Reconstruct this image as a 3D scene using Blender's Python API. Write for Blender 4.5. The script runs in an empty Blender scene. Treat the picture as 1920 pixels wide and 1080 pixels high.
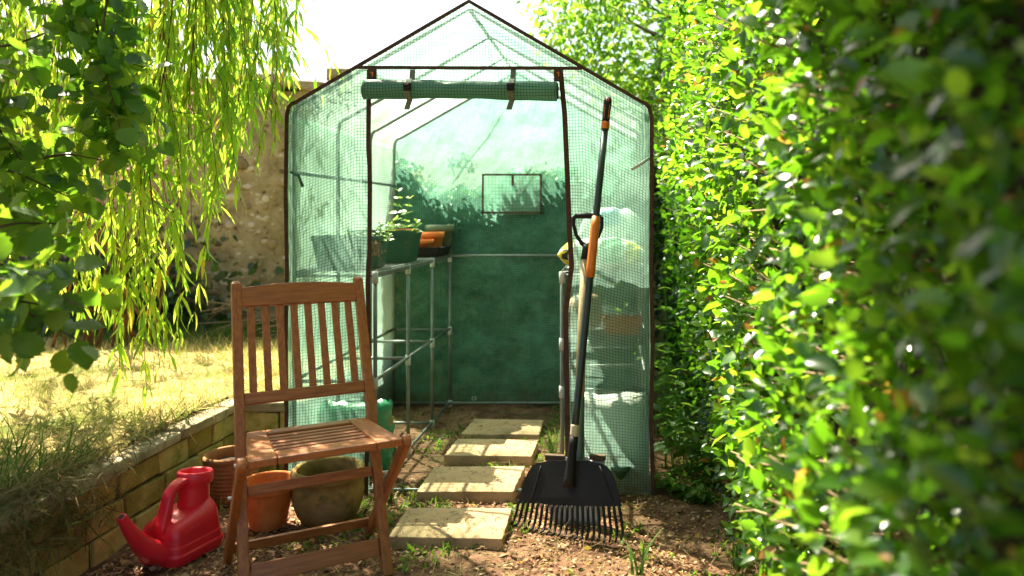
import bpy, math, random
import numpy as np
from math import radians, sin, cos, pi
random.seed(7)
rng = np.random.default_rng(11)
sc = bpy.context.scene
COL = sc.collection
FPX, CX, CY, CH = 1450.0, 1154.0, 402.0, 1.105

# ------------------------------------------------------------------ camera
cam = bpy.data.objects.new("camera", bpy.data.cameras.new("camera"))
COL.objects.link(cam)
cam.location = (0, 0, CH)
cam.rotation_euler = (radians(90), 0, 0)
cam.data.sensor_width = 36
cam.data.lens = 36 * FPX / 1920
cam.data.shift_x = -(CX - 960) / 1920
cam.data.shift_y = -(540 - CY) / 1920
cam.data.clip_start = 0.05
cam.data.clip_end = 300
cam.data.dof.use_dof = True
cam.data.dof.focus_distance = 2.8
cam.data.dof.aperture_fstop = 1.9
sc.camera = cam

# ------------------------------------------------------------------ sky, sun, exposure
SUN_EL, SUN_AZ = 56.0, -41.0           # azimuth from +Y, clockwise positive
world = bpy.data.worlds.new("World"); sc.world = world
world.use_nodes = True
wn = world.node_tree
sky = wn.nodes.new("ShaderNodeTexSky"); sky.sky_type = 'NISHITA'; sky.sun_disc = False
sky.sun_elevation = radians(SUN_EL); sky.sun_rotation = radians(SUN_AZ)
sky.air_density = 1.0; sky.dust_density = 4.0; sky.ozone_density = 0.6
bg = wn.nodes["Background"]; bg.inputs["Strength"].default_value = 0.066
wn.links.new(sky.outputs["Color"], bg.inputs["Color"])
sl = bpy.data.lights.new("sun", 'SUN'); sl.energy = 5.0; sl.angle = radians(0.5); sl.color = (1.0, 0.9, 0.72)
sun = bpy.data.objects.new("sun", sl); COL.objects.link(sun)
sun.rotation_euler = (radians(90 - SUN_EL), 0, radians(180 - SUN_AZ))
sun.location = (-3, 6, 9)
vs = sc.view_settings
vs.view_transform = 'Standard'; vs.look = 'None'; vs.gamma = 1.0; vs.use_curve_mapping = False
vs.exposure = 2.3
sc.render.engine = 'CYCLES'
cy = sc.cycles
cy.use_denoising = True
cy.max_bounces = 8; cy.transparent_max_bounces = 24; cy.diffuse_bounces = 4; cy.glossy_bounces = 3; cy.transmission_bounces = 6
cy.sample_clamp_indirect = 6.0; cy.caustics_reflective = False; cy.caustics_refractive = False

# ------------------------------------------------------------------ helpers
def px(x, y, d):
    return np.array([(x - CX) / FPX * d, d, CH - (y - CY) / FPX * d])
def unit(v):
    v = np.asarray(v, float); return v / (np.linalg.norm(v) + 1e-12)

class MB:
    def __init__(s): s.v = []; s.f = []; s.uv = None
    def add(s, V, F):
        b = len(s.v); s.v += [tuple(map(float, p)) for p in V]; s.f += [tuple(i + b for i in f) for f in F]
    def box(s, c, size, R=None, jit=0.0):
        V = np.array([(x, y, z) for x in (-.5, .5) for y in (-.5, .5) for z in (-.5, .5)]) * np.array(size)
        if jit: V = V + rng.normal(0, jit, V.shape)
        if R is not None: V = V @ np.array(R).T
        s.add(V + np.array(c), [(0, 1, 3, 2), (4, 6, 7, 5), (0, 4, 5, 1), (2, 3, 7, 6), (0, 2, 6, 4), (1, 5, 7, 3)])
    def beam(s, a, b, w, t, side=(1, 0, 0)):
        a = np.array(a, float); b = np.array(b, float); d = b - a; L = np.linalg.norm(d); d = d / L
        sd = np.array(side, float); sd = unit(sd - d * (sd @ d)); n = np.cross(d, sd)
        s.box((a + b) / 2, (w, t, L), np.stack([sd, n, d], 1))
    def tube(s, path, r, n=8, cap=True, squash=1.0, ref=None):
        P = np.array(path, float); m = len(P)
        r = np.full(m, r) if np.isscalar(r) else np.array(r, float)
        T = np.gradient(P, axis=0); T /= np.linalg.norm(T, axis=1)[:, None] + 1e-12
        up = np.array(ref if ref is not None else ((0, 0, 1) if abs(T[0][2]) < .9 else (1, 0, 0)), float)
        V = []
        for i in range(m):
            u = unit(up - T[i] * (up @ T[i])); w = np.cross(T[i], u)
            for k in range(n):
                a = 2 * pi * k / n
                V.append(P[i] + r[i] * (cos(a) * u + squash * sin(a) * w))
        F = [(i * n + k, i * n + (k + 1) % n, (i + 1) * n + (k + 1) % n, (i + 1) * n + k) for i in range(m - 1) for k in range(n)]
        if cap: F += [tuple(range(n))[::-1], tuple((m - 1) * n + k for k in range(n))]
        s.add(V, F)
    def lathe(s, prof, c=(0, 0, 0), n=32, wob=0.0):
        V = []; m = len(prof)
        ph = rng.uniform(0, 6.28)
        for (r, z) in prof:
            for k in range(n):
                a = 2 * pi * k / n
                rr = r * (1 + wob * sin(2 * a + ph) + wob * .6 * sin(3 * a + z * 20))
                V.append((c[0] + rr * cos(a), c[1] + rr * sin(a), c[2] + z))
        F = [(i * n + k, i * n + (k + 1) % n, (i + 1) * n + (k + 1) % n, (i + 1) * n + k) for i in range(m - 1) for k in range(n)]
        s.add(V, F)
    def loft(s, secs, cap=True):
        n = len(secs[0]); V = [p for q in secs for p in q]
        F = [(i * n + k, i * n + (k + 1) % n, (i + 1) * n + (k + 1) % n, (i + 1) * n + k) for i in range(len(secs) - 1) for k in range(n)]
        if cap: F += [tuple(range(n))[::-1], tuple((len(secs) - 1) * n + k for k in range(n))]
        s.add(V, F)
    def build(s, name, mat, parent=None, smooth=False, bevel=0, bseg=2, sub=0, solid=0):
        me = bpy.data.meshes.new(name); me.from_pydata(s.v, [], s.f)
        if s.uv is not None:
            ul = me.uv_layers.new(name="UVMap")
            for l in me.loops: ul.data[l.index].uv = s.uv[l.vertex_index]
        me.update()
        return link(name, me, mat, parent, smooth, bevel, bseg, sub, solid)

def link(name, me, mat, parent=None, smooth=False, bevel=0, bseg=2, sub=0, solid=0):
    o = bpy.data.objects.new(name, me); COL.objects.link(o)
    for m in (mat if isinstance(mat, (list, tuple)) else [mat]): me.materials.append(m)
    if smooth: me.polygons.foreach_set("use_smooth", [True] * len(me.polygons))
    if solid:
        md = o.modifiers.new("s", 'SOLIDIFY'); md.thickness = solid; md.offset = 0
    if bevel:
        md = o.modifiers.new("b", 'BEVEL'); md.width = bevel; md.segments = bseg; md.limit_method = 'ANGLE'; md.angle_limit = radians(35)
    if sub:
        md = o.modifiers.new("u", 'SUBSURF'); md.levels = md.render_levels = sub
    if parent is not None:
        o.parent = parent; o.matrix_parent_inverse = parent.matrix_world.inverted()
    return o

def fast(name, V, tris, quads, mat, parent=None, smooth=True):
    me = bpy.data.meshes.new(name)
    V = np.ascontiguousarray(V, np.float32)
    nt, nq = len(tris), len(quads)
    me.vertices.add(len(V)); me.vertices.foreach_set("co", V.ravel())
    li = np.concatenate([np.asarray(tris, np.int32).ravel(), np.asarray(quads, np.int32).ravel()]).astype(np.int32)
    me.loops.add(len(li)); me.loops.foreach_set("vertex_index", li)
    st = np.concatenate([np.arange(nt) * 3, nt * 3 + np.arange(nq) * 4]).astype(np.int32)
    me.polygons.add(nt + nq); me.polygons.foreach_set("loop_start", st)
    me.update(calc_edges=True); me.validate()
    return link(name, me, mat, parent, smooth)

def tag(o, label=None, cat=None, group=None, kind=None):
    if label: o['label'] = label
    if cat: o['category'] = cat
    if group: o['group'] = group
    if kind: o['kind'] = kind
    return o
def thing(name, loc, label, cat, group=None, rz=0):
    o = bpy.data.objects.new(name, None); COL.objects.link(o)
    o.location = loc; o.rotation_euler = (0, 0, rz); o.empty_display_size = .1
    bpy.context.view_layer.update()
    return tag(o, label, cat, group)
def local(o):                      # build children in the thing's own space
    class Id: pass
    return o
def part(mb, name, mat, parent, **k):
    """mesh given in the parent's local space"""
    o = mb.build(name, mat, None, **k); o.parent = parent; return o

# ---- leaf templates (x along, y across, z up)
def tmpl(kind):
    if kind == 'oval':
        V = [(0, 0, 0), (.3, 0, -.03), (.7, 0, -.05), (1, 0, -.16), (.28, .5, .05), (.68, .42, .03), (.28, -.5, .05), (.68, -.42, .03)]
        return np.array(V), [(0, 1, 4), (2, 3, 5), (0, 6, 1), (2, 7, 3)], [(1, 2, 5, 4), (1, 6, 7, 2)]
    if kind == 'lance':
        V = [(0, 0, 0), (.35, .5, .0), (.35, -.5, .0), (.7, .34, -.07), (.7, -.34, -.07), (1, 0, -.2)]
        return np.array(V), [(0, 2, 1), (3, 4, 5)], [(1, 2, 4, 3)]
    if kind == 'round':            # serrated, broad
        V = [(0, 0, 0), (.3, 0, -.04), (.65, 0, -.06), (1.0, 0, -.2)]
        out = [(.0, .2, .03), (.14, .44, .05), (.3, .44, .02), (.36, .56, .06), (.52, .43, .01), (.57, .52, .05), (.72, .31, -.02), (.76, .38, .02), (.9, .1, -.08)]
        V += out + [(x, -y, z) for x, y, z in out]
        T = []; L = list(range(4, 13)); R = list(range(13, 22))
        for S, fl in ((L, 0), (R, 1)):
            for a, b, c in ((0, S[0], S[1]), (0, S[1], 1), (1, S[1], S[2]), (1, S[2], S[3]), (1, S[3], 2), (2, S[3], S[4]), (2, S[4], S[5]), (2, S[5], S[6]), (2, S[6], 3), (3, S[6], S[7]), (3, S[7], S[8])):
                T.append((a, c, b) if not fl else (a, b, c))
        return np.array(V), T, []
    if kind == 'bit':
        V = [(0, 0, 0), (.5, .5, .12), (1, 0, 0), (.5, -.5, .1)]
        return np.array(V), [], [(0, 3, 2, 1)]
    if kind == 'blade':
        V = [(0, .5, 0), (0, -.5, 0), (.5, .4, -.05), (.5, -.4, -.05), (1, 0, -.28)]
        return np.array(V), [(2, 3, 4)], [(0, 1, 3, 2)]
def leafset(P, D, N, L, W, kind):
    T, tr, qd = tmpl(kind); n = len(P)
    D = D / (np.linalg.norm(D, axis=1)[:, None] + 1e-9)
    B = np.cross(N, D); B /= np.linalg.norm(B, axis=1)[:, None] + 1e-9
    N = np.cross(D, B)
    L = np.broadcast_to(L, (n,)); W = np.broadcast_to(W, (n,))
    V = P[:, None, :] + D[:, None, :] * (T[None, :, 0, None] * L[:, None, None]) + B[:, None, :] * (T[None, :, 1, None] * W[:, None, None]) + N[:, None, :] * (T[None, :, 2, None] * L[:, None, None])
    off = (np.arange(n) * len(T))[:, None, None]
    tris = (np.array(tr, int).reshape(1, -1, 3) + off).reshape(-1, 3) if tr else np.zeros((0, 3), int)
    quads = (np.array(qd, int).reshape(1, -1, 4) + off).reshape(-1, 4) if qd else np.zeros((0, 4), int)
    return V.reshape(-1, 3), tris, quads
def join(sets):
    Vs, Ts, Qs, b = [], [], [], 0
    for V, t, q in sets:
        Vs.append(V); Ts.append(t + b); Qs.append(q + b); b += len(V)
    return np.concatenate(Vs), np.concatenate(Ts), np.concatenate(Qs)
def rdir(n, bias=(0, 0, 0), s=1.0):
    d = rng.normal(0, s, (n, 3)) + np.array(bias); return d / np.linalg.norm(d, axis=1)[:, None]
def vnoise(X, Y, Z=0, f=1.0, seed=0):
    r = np.random.default_rng(seed); o = 0
    for k in range(5):
        a = r.normal(0, 1, 3) * f * (1 + k * .45); p = r.uniform(0, 6.28)
        o = o + np.sin(a[0] * X + a[1] * Y + a[2] * Z + p) / (1 + k * .35)
    return o / 3.0

# ------------------------------------------------------------------ materials
def newmat(name):
    m = bpy.data.materials.new(name); m.use_nodes = True
    nt = m.node_tree; nt.nodes.clear()
    out = nt.nodes.new("ShaderNodeOutputMaterial")
    return m, nt, out
def nd(nt, t, ins=None, **props):
    n = nt.nodes.new(t)
    for k, v in props.items(): setattr(n, k, v)
    for k, v in (ins or {}).items():
        if hasattr(v, 'is_output') or isinstance(v, bpy.types.NodeSocket): nt.links.new(v, n.inputs[k])
        else: n.inputs[k].default_value = v
    return n
def c4(c): return (c[0], c[1], c[2], 1)
def ramp(nt, fac, stops):
    r = nt.nodes.new("ShaderNodeValToRGB"); e = r.color_ramp.elements
    while len(e) < len(stops): e.new(.5)
    for i, (p, c) in enumerate(stops): e[i].position = p; e[i].color = c4(c)
    nt.links.new(fac, r.inputs[0]); return r.outputs[0]
def coords(nt, scale=(1, 1, 1), kind="Object"):
    tc = nd(nt, "ShaderNodeTexCoord"); mp = nd(nt, "ShaderNodeMapping", {"Vector": tc.outputs[kind], "Scale": scale}); return mp.outputs[0]
def noise(nt, vec, s, det=4, rough=.6): return nd(nt, "ShaderNodeTexNoise", {"Vector": vec, "Scale": s, "Detail": det, "Roughness": rough}).outputs["Fac"]
def mixc(nt, f, a, b):
    m = nd(nt, "ShaderNodeMix", data_type='RGBA')
    for k, v in ((0, f), (6, a), (7, b)):
        if isinstance(v, bpy.types.NodeSocket): nt.links.new(v, m.inputs[k])
        else: m.inputs[k].default_value = c4(v) if k else v
    return m.outputs[2]
def surf(name, stops, scale=8, rough=.6, stretch=(1, 1, 1), bump=.2, bscale=None, spots=None, island=0.0, spec=.4, rvar=.15, metal=0, stops2=None, s2=2.0, coat=0):
    """noise-coloured solid; spots=(scale, lo, hi, colour) adds stains; stops2 a large-scale stain ramp mask"""
    m, nt, out = newmat(name)
    v = coords(nt, stretch)
    f = noise(nt, v, scale)
    if island:
        g = nd(nt, "ShaderNodeNewGeometry")
        f = nd(nt, "ShaderNodeMath", {0: f, 1: nd(nt, "ShaderNodeMath", {0: g.outputs["Random Per Island"], 1: island, 2: -island / 2}, operation='MULTIPLY_ADD').outputs[0]}, operation='ADD').outputs[0]
    col = ramp(nt, f, stops)
    if spots:
        ss, lo, hi, sc_ = spots
        sp = noise(nt, coords(nt), ss, 6, .7)
        mk = nd(nt, "ShaderNodeMapRange", {"Value": sp, "From Min": lo, "From Max": hi}).outputs[0]
        col = mixc(nt, mk, col, sc_)
    if stops2:
        sp = noise(nt, coords(nt), s2, 5, .65)
        mk = nd(nt, "ShaderNodeMapRange", {"Value": sp, "From Min": stops2[0], "From Max": stops2[1]}).outputs[0]
        col = mixc(nt, mk, col, stops2[2])
    rn = nd(nt, "ShaderNodeMapRange", {"Value": noise(nt, v, scale * 1.7), "To Min": rough - rvar, "To Max": rough + rvar}).outputs[0]
    b = nd(nt, "ShaderNodeBsdfPrincipled", {"Base Color": col, "Roughness": rn, "Metallic": metal, "Specular IOR Level": spec, "Coat Weight": coat})
    if bump:
        bn = nd(nt, "ShaderNodeBump", {"Height": noise(nt, v, bscale or scale * 3, 5), "Strength": bump, "Distance": .01})
        nt.links.new(bn.outputs[0], b.inputs["Normal"])
    nt.links.new(b.outputs[0], out.inputs[0]); return m
def leafmat(name, stops, tstops, tf=.45, rough=.38, spec=.5):
    m, nt, out = newmat(name)
    g = nd(nt, "ShaderNodeNewGeometry")
    r = g.outputs["Random Per Island"]
    nz = noise(nt, coords(nt), 60, 2)
    c = ramp(nt, r, stops); t = ramp(nt, r, tstops)
    c = mixc(nt, nd(nt, "ShaderNodeMapRange", {"Value": nz, "From Min": .45, "From Max": .8, "To Max": .45}).outputs[0], c, tuple(x * .55 for x in stops[0][1]))
    b = nd(nt, "ShaderNodeBsdfPrincipled", {"Base Color": c, "Roughness": rough, "Specular IOR Level": spec})
    tr = nd(nt, "ShaderNodeBsdfTranslucent", {"Color": t})
    mx = nd(nt, "ShaderNodeMixShader", {0: tf, 1: b.outputs[0], 2: tr.outputs[0]})
    nt.links.new(mx.outputs[0], out.inputs[0]); return m

def filmmat(name, grid=.012, clear=.5, lineop=.7, tcol=(.86, .97, .91), scol=(.56, .83, .7), lcol=(.05, .2, .14), wrinkle=.5, lw=.16, mott=.13, dark=None):
    m, nt, out = newmat(name)
    uv = nd(nt, "ShaderNodeTexCoord").outputs["UV"]
    wob = nd(nt, "ShaderNodeTexNoise", {"Vector": uv, "Scale": 7.0, "Detail": 2.0}).outputs["Color"]
    uv = nd(nt, "ShaderNodeVectorMath", {0: uv, 1: nd(nt, "ShaderNodeVectorMath", {0: wob, "Scale": .016}, operation='SCALE').outputs[0]}, operation='ADD').outputs[0]
    sx = nd(nt, "ShaderNodeSeparateXYZ", {0: uv})
    oz = nd(nt, "ShaderNodeSeparateXYZ", {0: nd(nt, "ShaderNodeTexCoord").outputs["Object"]}).outputs[2]
    low = nd(nt, "ShaderNodeMapRange", {"Value": oz, "From Min": .3, "From Max": .0, "To Min": -.06, "To Max": .25}).outputs[0]
    dirt = nd(nt, "ShaderNodeMapRange", {"Value": nd(nt, "ShaderNodeMath", {0: noise(nt, coords(nt), 16, 6, .75), 1: low}, operation='ADD').outputs[0], "From Min": .6, "From Max": .78, "To Max": .75}).outputs[0]
    def line(o):
        a = nd(nt, "ShaderNodeMath", {0: o, 1: 1 / grid}, operation='MULTIPLY').outputs[0]
        a = nd(nt, "ShaderNodeMath", {0: a}, operation='FRACT').outputs[0]
        return nd(nt, "ShaderNodeMath", {0: a, 1: lw}, operation='LESS_THAN').outputs[0]
    ln = nd(nt, "ShaderNodeMath", {0: line(sx.outputs[0]), 1: line(sx.outputs[1])}, operation='MAXIMUM').outputs[0]
    big = noise(nt, coords(nt), 3.5, 4)
    op = nd(nt, "ShaderNodeMapRange", {"Value": big, "From Min": .3, "From Max": .7, "To Min": 1 - clear - mott, "To Max": 1 - clear + mott}).outputs[0]
    op = nd(nt, "ShaderNodeMath", {0: op, 1: nd(nt, "ShaderNodeMath", {0: dirt, 1: .35}, operation='MULTIPLY').outputs[0]}, operation='ADD', use_clamp=True).outputs[0]
    bn = nd(nt, "ShaderNodeBump", {"Height": noise(nt, coords(nt, (1, 1, .6)), 9, 3, .5), "Strength": wrinkle, "Distance": .02}).outputs[0]
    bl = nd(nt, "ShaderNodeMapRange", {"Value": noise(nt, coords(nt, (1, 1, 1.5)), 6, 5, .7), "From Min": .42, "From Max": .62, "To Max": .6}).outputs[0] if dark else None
    def shade_blot(c): return mixc(nt, bl, c, dark) if dark else c
    def sheet(colr, tf):
        d = nd(nt, "ShaderNodeBsdfPrincipled", {"Base Color": mixc(nt, dirt, shade_blot(colr), (.2, .14, .07)), "Roughness": .35, "Specular IOR Level": .35, "Normal": bn})
        t = nd(nt, "ShaderNodeBsdfTranslucent", {"Color": mixc(nt, dirt, shade_blot(tuple(min(1, x * 1.15) for x in colr)), (.22, .15, .07)), "Normal": bn})
        return nd(nt, "ShaderNodeMixShader", {0: tf, 1: d.outputs[0], 2: t.outputs[0]}).outputs[0]
    tp = nd(nt, "ShaderNodeBsdfTransparent", {"Color": c4(tcol)}).outputs[0]
    body = nd(nt, "ShaderNodeMixShader", {0: op, 1: tp, 2: sheet(scol, .6)}).outputs[0]
    lns = nd(nt, "ShaderNodeMixShader", {0: lineop, 1: tp, 2: sheet(lcol, .4)}).outputs[0]
    fin = nd(nt, "ShaderNodeMixShader", {0: ln, 1: body, 2: lns}).outputs[0]
    nt.links.new(fin, out.inputs[0]); return m

M = {}
M['soil'] = surf("soil", [(.3, (.06, .03, .016)), (.5, (.17, .088, .05)), (.7, (.3, .17, .1))], 9, .9, bump=.9, bscale=45, spots=(30, .58, .7, (.25, .17, .09)), stops2=(.56, .7, (.06, .07, .02)), s2=1.6, spec=.15)
M['turf'] = surf("turf", [(.3, (.2, .14, .05)), (.5, (.38, .29, .11)), (.7, (.5, .4, .17))], 7, .95, bump=.9, bscale=40, stops2=(.48, .62, (.1, .12, .02)), s2=1.3, spec=.1)
M['wood'] = surf("oiled_wood", [(.25, (.23, .068, .013)), (.5, (.37, .118, .023)), (.78, (.48, .18, .045))], 14, .46, stretch=(9, 9, .8), spec=.55, bump=.12, bscale=30, island=.25, rvar=.12)
M['wood_x'] = surf("oiled_wood_across", [(.25, (.23, .068, .013)), (.5, (.37, .118, .023)), (.78, (.48, .18, .045))], 14, .4, stretch=(.8, 9, 9), spec=.6, bump=.12, bscale=30, island=.25, rvar=.12)
M['slab'] = surf("buff_concrete", [(.3, (.43, .28, .15)), (.5, (.57, .39, .22)), (.7, (.65, .48, .3))], 6, .85, bump=.45, bscale=70, spots=(22, .58, .7, (.14, .09, .045)), stops2=(.47, .7, (.24, .16, .075)), s2=3, spec=.2)
M['terra'] = surf("terracotta", [(.3, (.54, .13, .028)), (.5, (.7, .2, .045)), (.7, (.74, .27, .08))], 9, .8, bump=.2, spots=(14, .6, .75, (.3, .2, .12)), spec=.25)
M['terra_old'] = surf("weathered_terracotta", [(.3, (.16, .11, .035)), (.5, (.3, .19, .06)), (.7, (.4, .24, .085))], 8, .85, bump=.4, spots=(9, .52, .66, (.08, .085, .025)), stops2=(.54, .7, (.36, .24, .13)), s2=5, spec=.2)
M['terra_rib'] = surf("brown_terracotta", [(.3, (.24, .1, .04)), (.6, (.38, .18, .075))], 9, .85, bump=.3, spots=(11, .58, .7, (.12, .09, .04)), spec=.2)
M['red'] = surf("red_plastic", [(.3, (.7, .012, .026)), (.7, (.8, .022, .042))], 5, .36, bump=.06, bscale=120, spec=.5, rvar=.06, spots=(26, .63, .8, (.33, .02, .02)))
M['black'] = surf("black_plastic", [(.3, (.007, .007, .007)), (.7, (.015, .014, .013))], 10, .55, bump=.1, bscale=150, spec=.25, spots=(60, .64, .72, (.07, .05, .03)))
M['shaft'] = surf("dark_coated_steel", [(.3, (.018, .026, .026)), (.7, (.03, .04, .038))], 10, .35, bump=.03, spec=.5, rvar=.08)
M['orange'] = surf("orange_plastic", [(.3, (.62, .15, .012)), (.7, (.72, .2, .02))], 10, .45, bump=.05, spec=.45)
M['ash'] = surf("ash_handle", [(.3, (.3, .22, .11)), (.5, (.42, .32, .17)), (.7, (.5, .4, .23))], 12, .55, stretch=(8, 8, .7), bump=.1)
M['steel'] = surf("spade_steel", [(.3, (.5, .5, .48)), (.7, (.7, .7, .68))], 9, .45, metal=.2, bump=.08, spots=(14, .6, .72, (.2, .13, .08)))
M['rusty'] = surf("brown_tread", [(.3, (.1, .06, .035)), (.7, (.2, .13, .08))], 12, .6, metal=.3, bump=.15)
M['label'] = surf("paper_label", [(.3, (.5, .42, .28)), (.7, (.62, .54, .38))], 20, .7, bump=.02)
M['pipe'] = surf("grey_pipe", [(.3, (.13, .16, .145)), (.7, (.22, .25, .225))], 12, .38, metal=.4, bump=.05)
M['pale'] = surf("pale_connector", [(.3, (.42, .44, .4)), (.7, (.55, .56, .52))], 14, .45, bump=.04)
M['trim'] = surf("brown_binding", [(.3, (.05, .026, .018)), (.7, (.1, .052, .035))], 60, .7, bump=.3, bscale=300, spec=.2)
M['strap'] = surf("olive_webbing", [(.3, (.11, .13, .085)), (.7, (.18, .2, .14))], 50, .7, bump=.2, bscale=240)
M['trough'] = surf("green_plastic", [(.3, (.018, .07, .04)), (.7, (.03, .1, .055))], 6, .42, bump=.05, spots=(30, .62, .72, (.12, .11, .07)))
M['trough_pale'] = surf("faded_green_plastic", [(.3, (.045, .11, .085)), (.7, (.07, .145, .11))], 6, .5, bump=.05, spots=(25, .6, .75, (.2, .17, .11)))
M['olive_pot'] = surf("olive_plastic", [(.3, (.1, .13, .07)), (.7, (.15, .18, .1))], 6, .5, bump=.05)
M['compost'] = surf("compost", [(.3, (.02, .013, .008)), (.7, (.06, .04, .025))], 40, .95, bump=1, bscale=90)
M['bark'] = surf("bark", [(.3, (.05, .035, .02)), (.7, (.14, .1, .06))], 10, .9, stretch=(3, 3, .6), bump=.7)
M['twig'] = surf("twig", [(.3, (.12, .055, .02)), (.7, (.22, .11, .04))], 20, .7, bump=.2)
M['dry'] = surf("dry_stick", [(.3, (.24, .16, .08)), (.7, (.4, .29, .16))], 20, .8, bump=.2, island=.4)
M['brick'] = surf("mossy_brick", [(.25, (.28, .2, .05)), (.5, (.45, .33, .1)), (.75, (.55, .42, .16))], 12, .9, bump=.7, bscale=50, island=.5, spots=(9, .52, .68, (.2, .21, .03)), stops2=(.58, .74, (.1, .08, .035)), s2=5, spec=.15)
M['mortar'] = surf("mortar", [(.3, (.06, .045, .025)), (.7, (.13, .1, .055))], 20, .95, bump=.8, bscale=60)
M['cope'] = surf("coping_stone", [(.3, (.26, .2, .11)), (.7, (.42, .34, .21))], 9, .9, bump=.6, bscale=40, island=.3, spots=(10, .52, .68, (.14, .13, .05)))
M['flintmortar'] = surf("flint_wall_mortar", [(.3, (.22, .18, .1)), (.5, (.36, .3, .18)), (.7, (.48, .41, .27))], 9, .95, bump=.9, bscale=30, stops2=(.52, .7, (.2, .16, .055)), s2=1.6, spec=.1)
M['flint'] = surf("flint", [(.1, (.1, .08, .05)), (.3, (.25, .19, .1)), (.65, (.36, .28, .15)), (.88, (.6, .54, .42))], 9, .75, bump=.4, bscale=30, island=.85, spec=.3)
STRAW = [(0, (.22, .15, .055)), (.35, (.45, .33, .14)), (.7, (.6, .47, .22)), (.85, (.35, .3, .09)), (1, (.14, .19, .03))]
def stalk(name, stops, tf=.3):
    return leafmat(name, stops, [(p, tuple(x * 1.1 for x in c)) for p, c in stops], tf, .7, .2)
M['straw'] = stalk("straw", STRAW)
M['matted'] = stalk('matted_grass', [(0, (.1, .08, .03)), (.45, (.24, .18, .07)), (.7, (.4, .3, .13)), (.85, (.12, .16, .03)), (1, (.07, .13, .02))])
M['lawngrass'] = stalk("lawn_grass", [(0, (.5, .38, .15)), (.4, (.62, .5, .22)), (.58, (.42, .42, .1)), (1, (.14, .27, .03))])
M['greengrass'] = stalk("green_grass", [(0, (.06, .12, .02)), (.6, (.1, .2, .03)), (1, (.22, .27, .06))], .4)
M['litter'] = leafmat("leaf_litter", [(0, (.12, .055, .03)), (.35, (.36, .17, .09)), (.6, (.52, .29, .17)), (.85, (.64, .46, .29)), (.95, (.62, .33, .03)), (1, (.1, .17, .03))], [(0, (.1, .06, .03)), (.9, (.4, .28, .12)), (1, (.3, .4, .05))], .2, .7, .2)
M['hedge'] = leafmat("hedge_leaf", [(0, (.007, .03, .004)), (.5, (.018, .066, .009)), (.8, (.042, .125, .016)), (.972, (.09, .18, .022)), (.985, (.22, .09, .02))], [(0, (.15, .42, .012)), (.6, (.27, .62, .02)), (.972, (.48, .76, .04)), (.985, (.6, .35, .05))], .42, .27, .65)
M['treeleaf'] = leafmat("tree_leaf", [(0, (.035, .09, .013)), (.6, (.065, .155, .022)), (1, (.14, .22, .03))], [(0, (.2, .5, .025)), (.6, (.33, .66, .04)), (1, (.5, .76, .07))], .5, .38)
M['willow'] = leafmat("willow_leaf", [(0, (.05, .12, .014)), (.55, (.11, .2, .022)), (.9, (.19, .27, .03)), (1, (.4, .3, .03))], [(0, (.3, .58, .03)), (.6, (.5, .76, .05)), (.93, (.74, .84, .1)), (1, (.85, .62, .06))], .6, .36)
M['hazel'] = leafmat("hazel_leaf", [(0, (.02, .07, .012)), (.6, (.04, .11, .018)), (1, (.08, .16, .022))], [(0, (.18, .42, .02)), (.6, (.3, .56, .03)), (1, (.5, .7, .05))], .45, .42)
M['ivy'] = leafmat("ivy_leaf", [(0, (.012, .04, .012)), (.6, (.03, .075, .02)), (1, (.06, .11, .025))], [(0, (.08, .2, .02)), (1, (.2, .38, .04))], .3, .4)
M['weed'] = leafmat("weed_leaf", [(0, (.035, .09, .014)), (.6, (.06, .15, .022)), (1, (.11, .21, .03))], [(0, (.2, .45, .03)), (1, (.45, .7, .06))], .45, .45)
M['mint'] = leafmat("herb_leaf", [(0, (.1, .22, .04)), (1, (.2, .34, .07))], [(0, (.4, .65, .08)), (1, (.6, .8, .12))], .45, .35)
M['pink'] = leafmat("pink_bloom", [(0, (.42, .2, .16)), (.6, (.55, .3, .24)), (1, (.64, .42, .33))], [(0, (.5, .28, .2)), (1, (.7, .45, .36))], .4, .7, .2)
M['hedgecore'] = surf("hedge_dark_core", [(.3, (.008, .009, .004)), (.6, (.025, .018, .009)), (.75, (.012, .022, .006))], 18, .95, bump=1, bscale=30)  # near black, stands in for the shade deep in the hedge
M['film_front'] = filmmat("mesh_film_front", clear=.64, lineop=.75, lw=.17, lcol=(.04, .16, .12), wrinkle=1.5)
M['film'] = filmmat("mesh_film", clear=.42, lineop=.6, lcol=(.12, .4, .28))
M['film_back'] = filmmat("mesh_film_back", clear=.34, lineop=.6, scol=(.24, .56, .41), lcol=(.07, .27, .18), tcol=(.8, .95, .88), wrinkle=1.8, mott=.24, dark=(.06, .22, .13))  # dark blotches in the colour stand in for mottled shade on the panel
M['film_roof'] = filmmat("mesh_film_roof", clear=.68, tcol=(.95, .975, .94), scol=(.7, .86, .76), lineop=.55, lcol=(.14, .42, .3))
M['film_roll'] = filmmat("mesh_film_roll", clear=.05, lineop=1, scol=(.16, .32, .23), lcol=(.05, .09, .06))
M['film_win'] = filmmat("window_net", clear=.45, lineop=.5, scol=(.5, .72, .62), grid=.02, lcol=(.2, .4, .3))
M['sack_green'] = surf("green_sack", [(.3, (.03, .22, .1)), (.7, (.06, .32, .16))], 4, .28, bump=.25, bscale=12, spots=(5, .6, .68, (.35, .17, .05)))
M['sack_white'] = surf("white_sack", [(.3, (.66, .67, .62)), (.7, (.76, .77, .72))], 4, .35, bump=.25, bscale=12)
M['sack_yellow'] = surf("yellow_sack", [(.3, (.66, .5, .015)), (.7, (.72, .6, .03))], 4, .3, bump=.3, bscale=14)
M['print_green'] = surf("green_print", [(.3, (.05, .3, .12)), (.7, (.08, .4, .16))], 6, .35, bump=.15)
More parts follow.
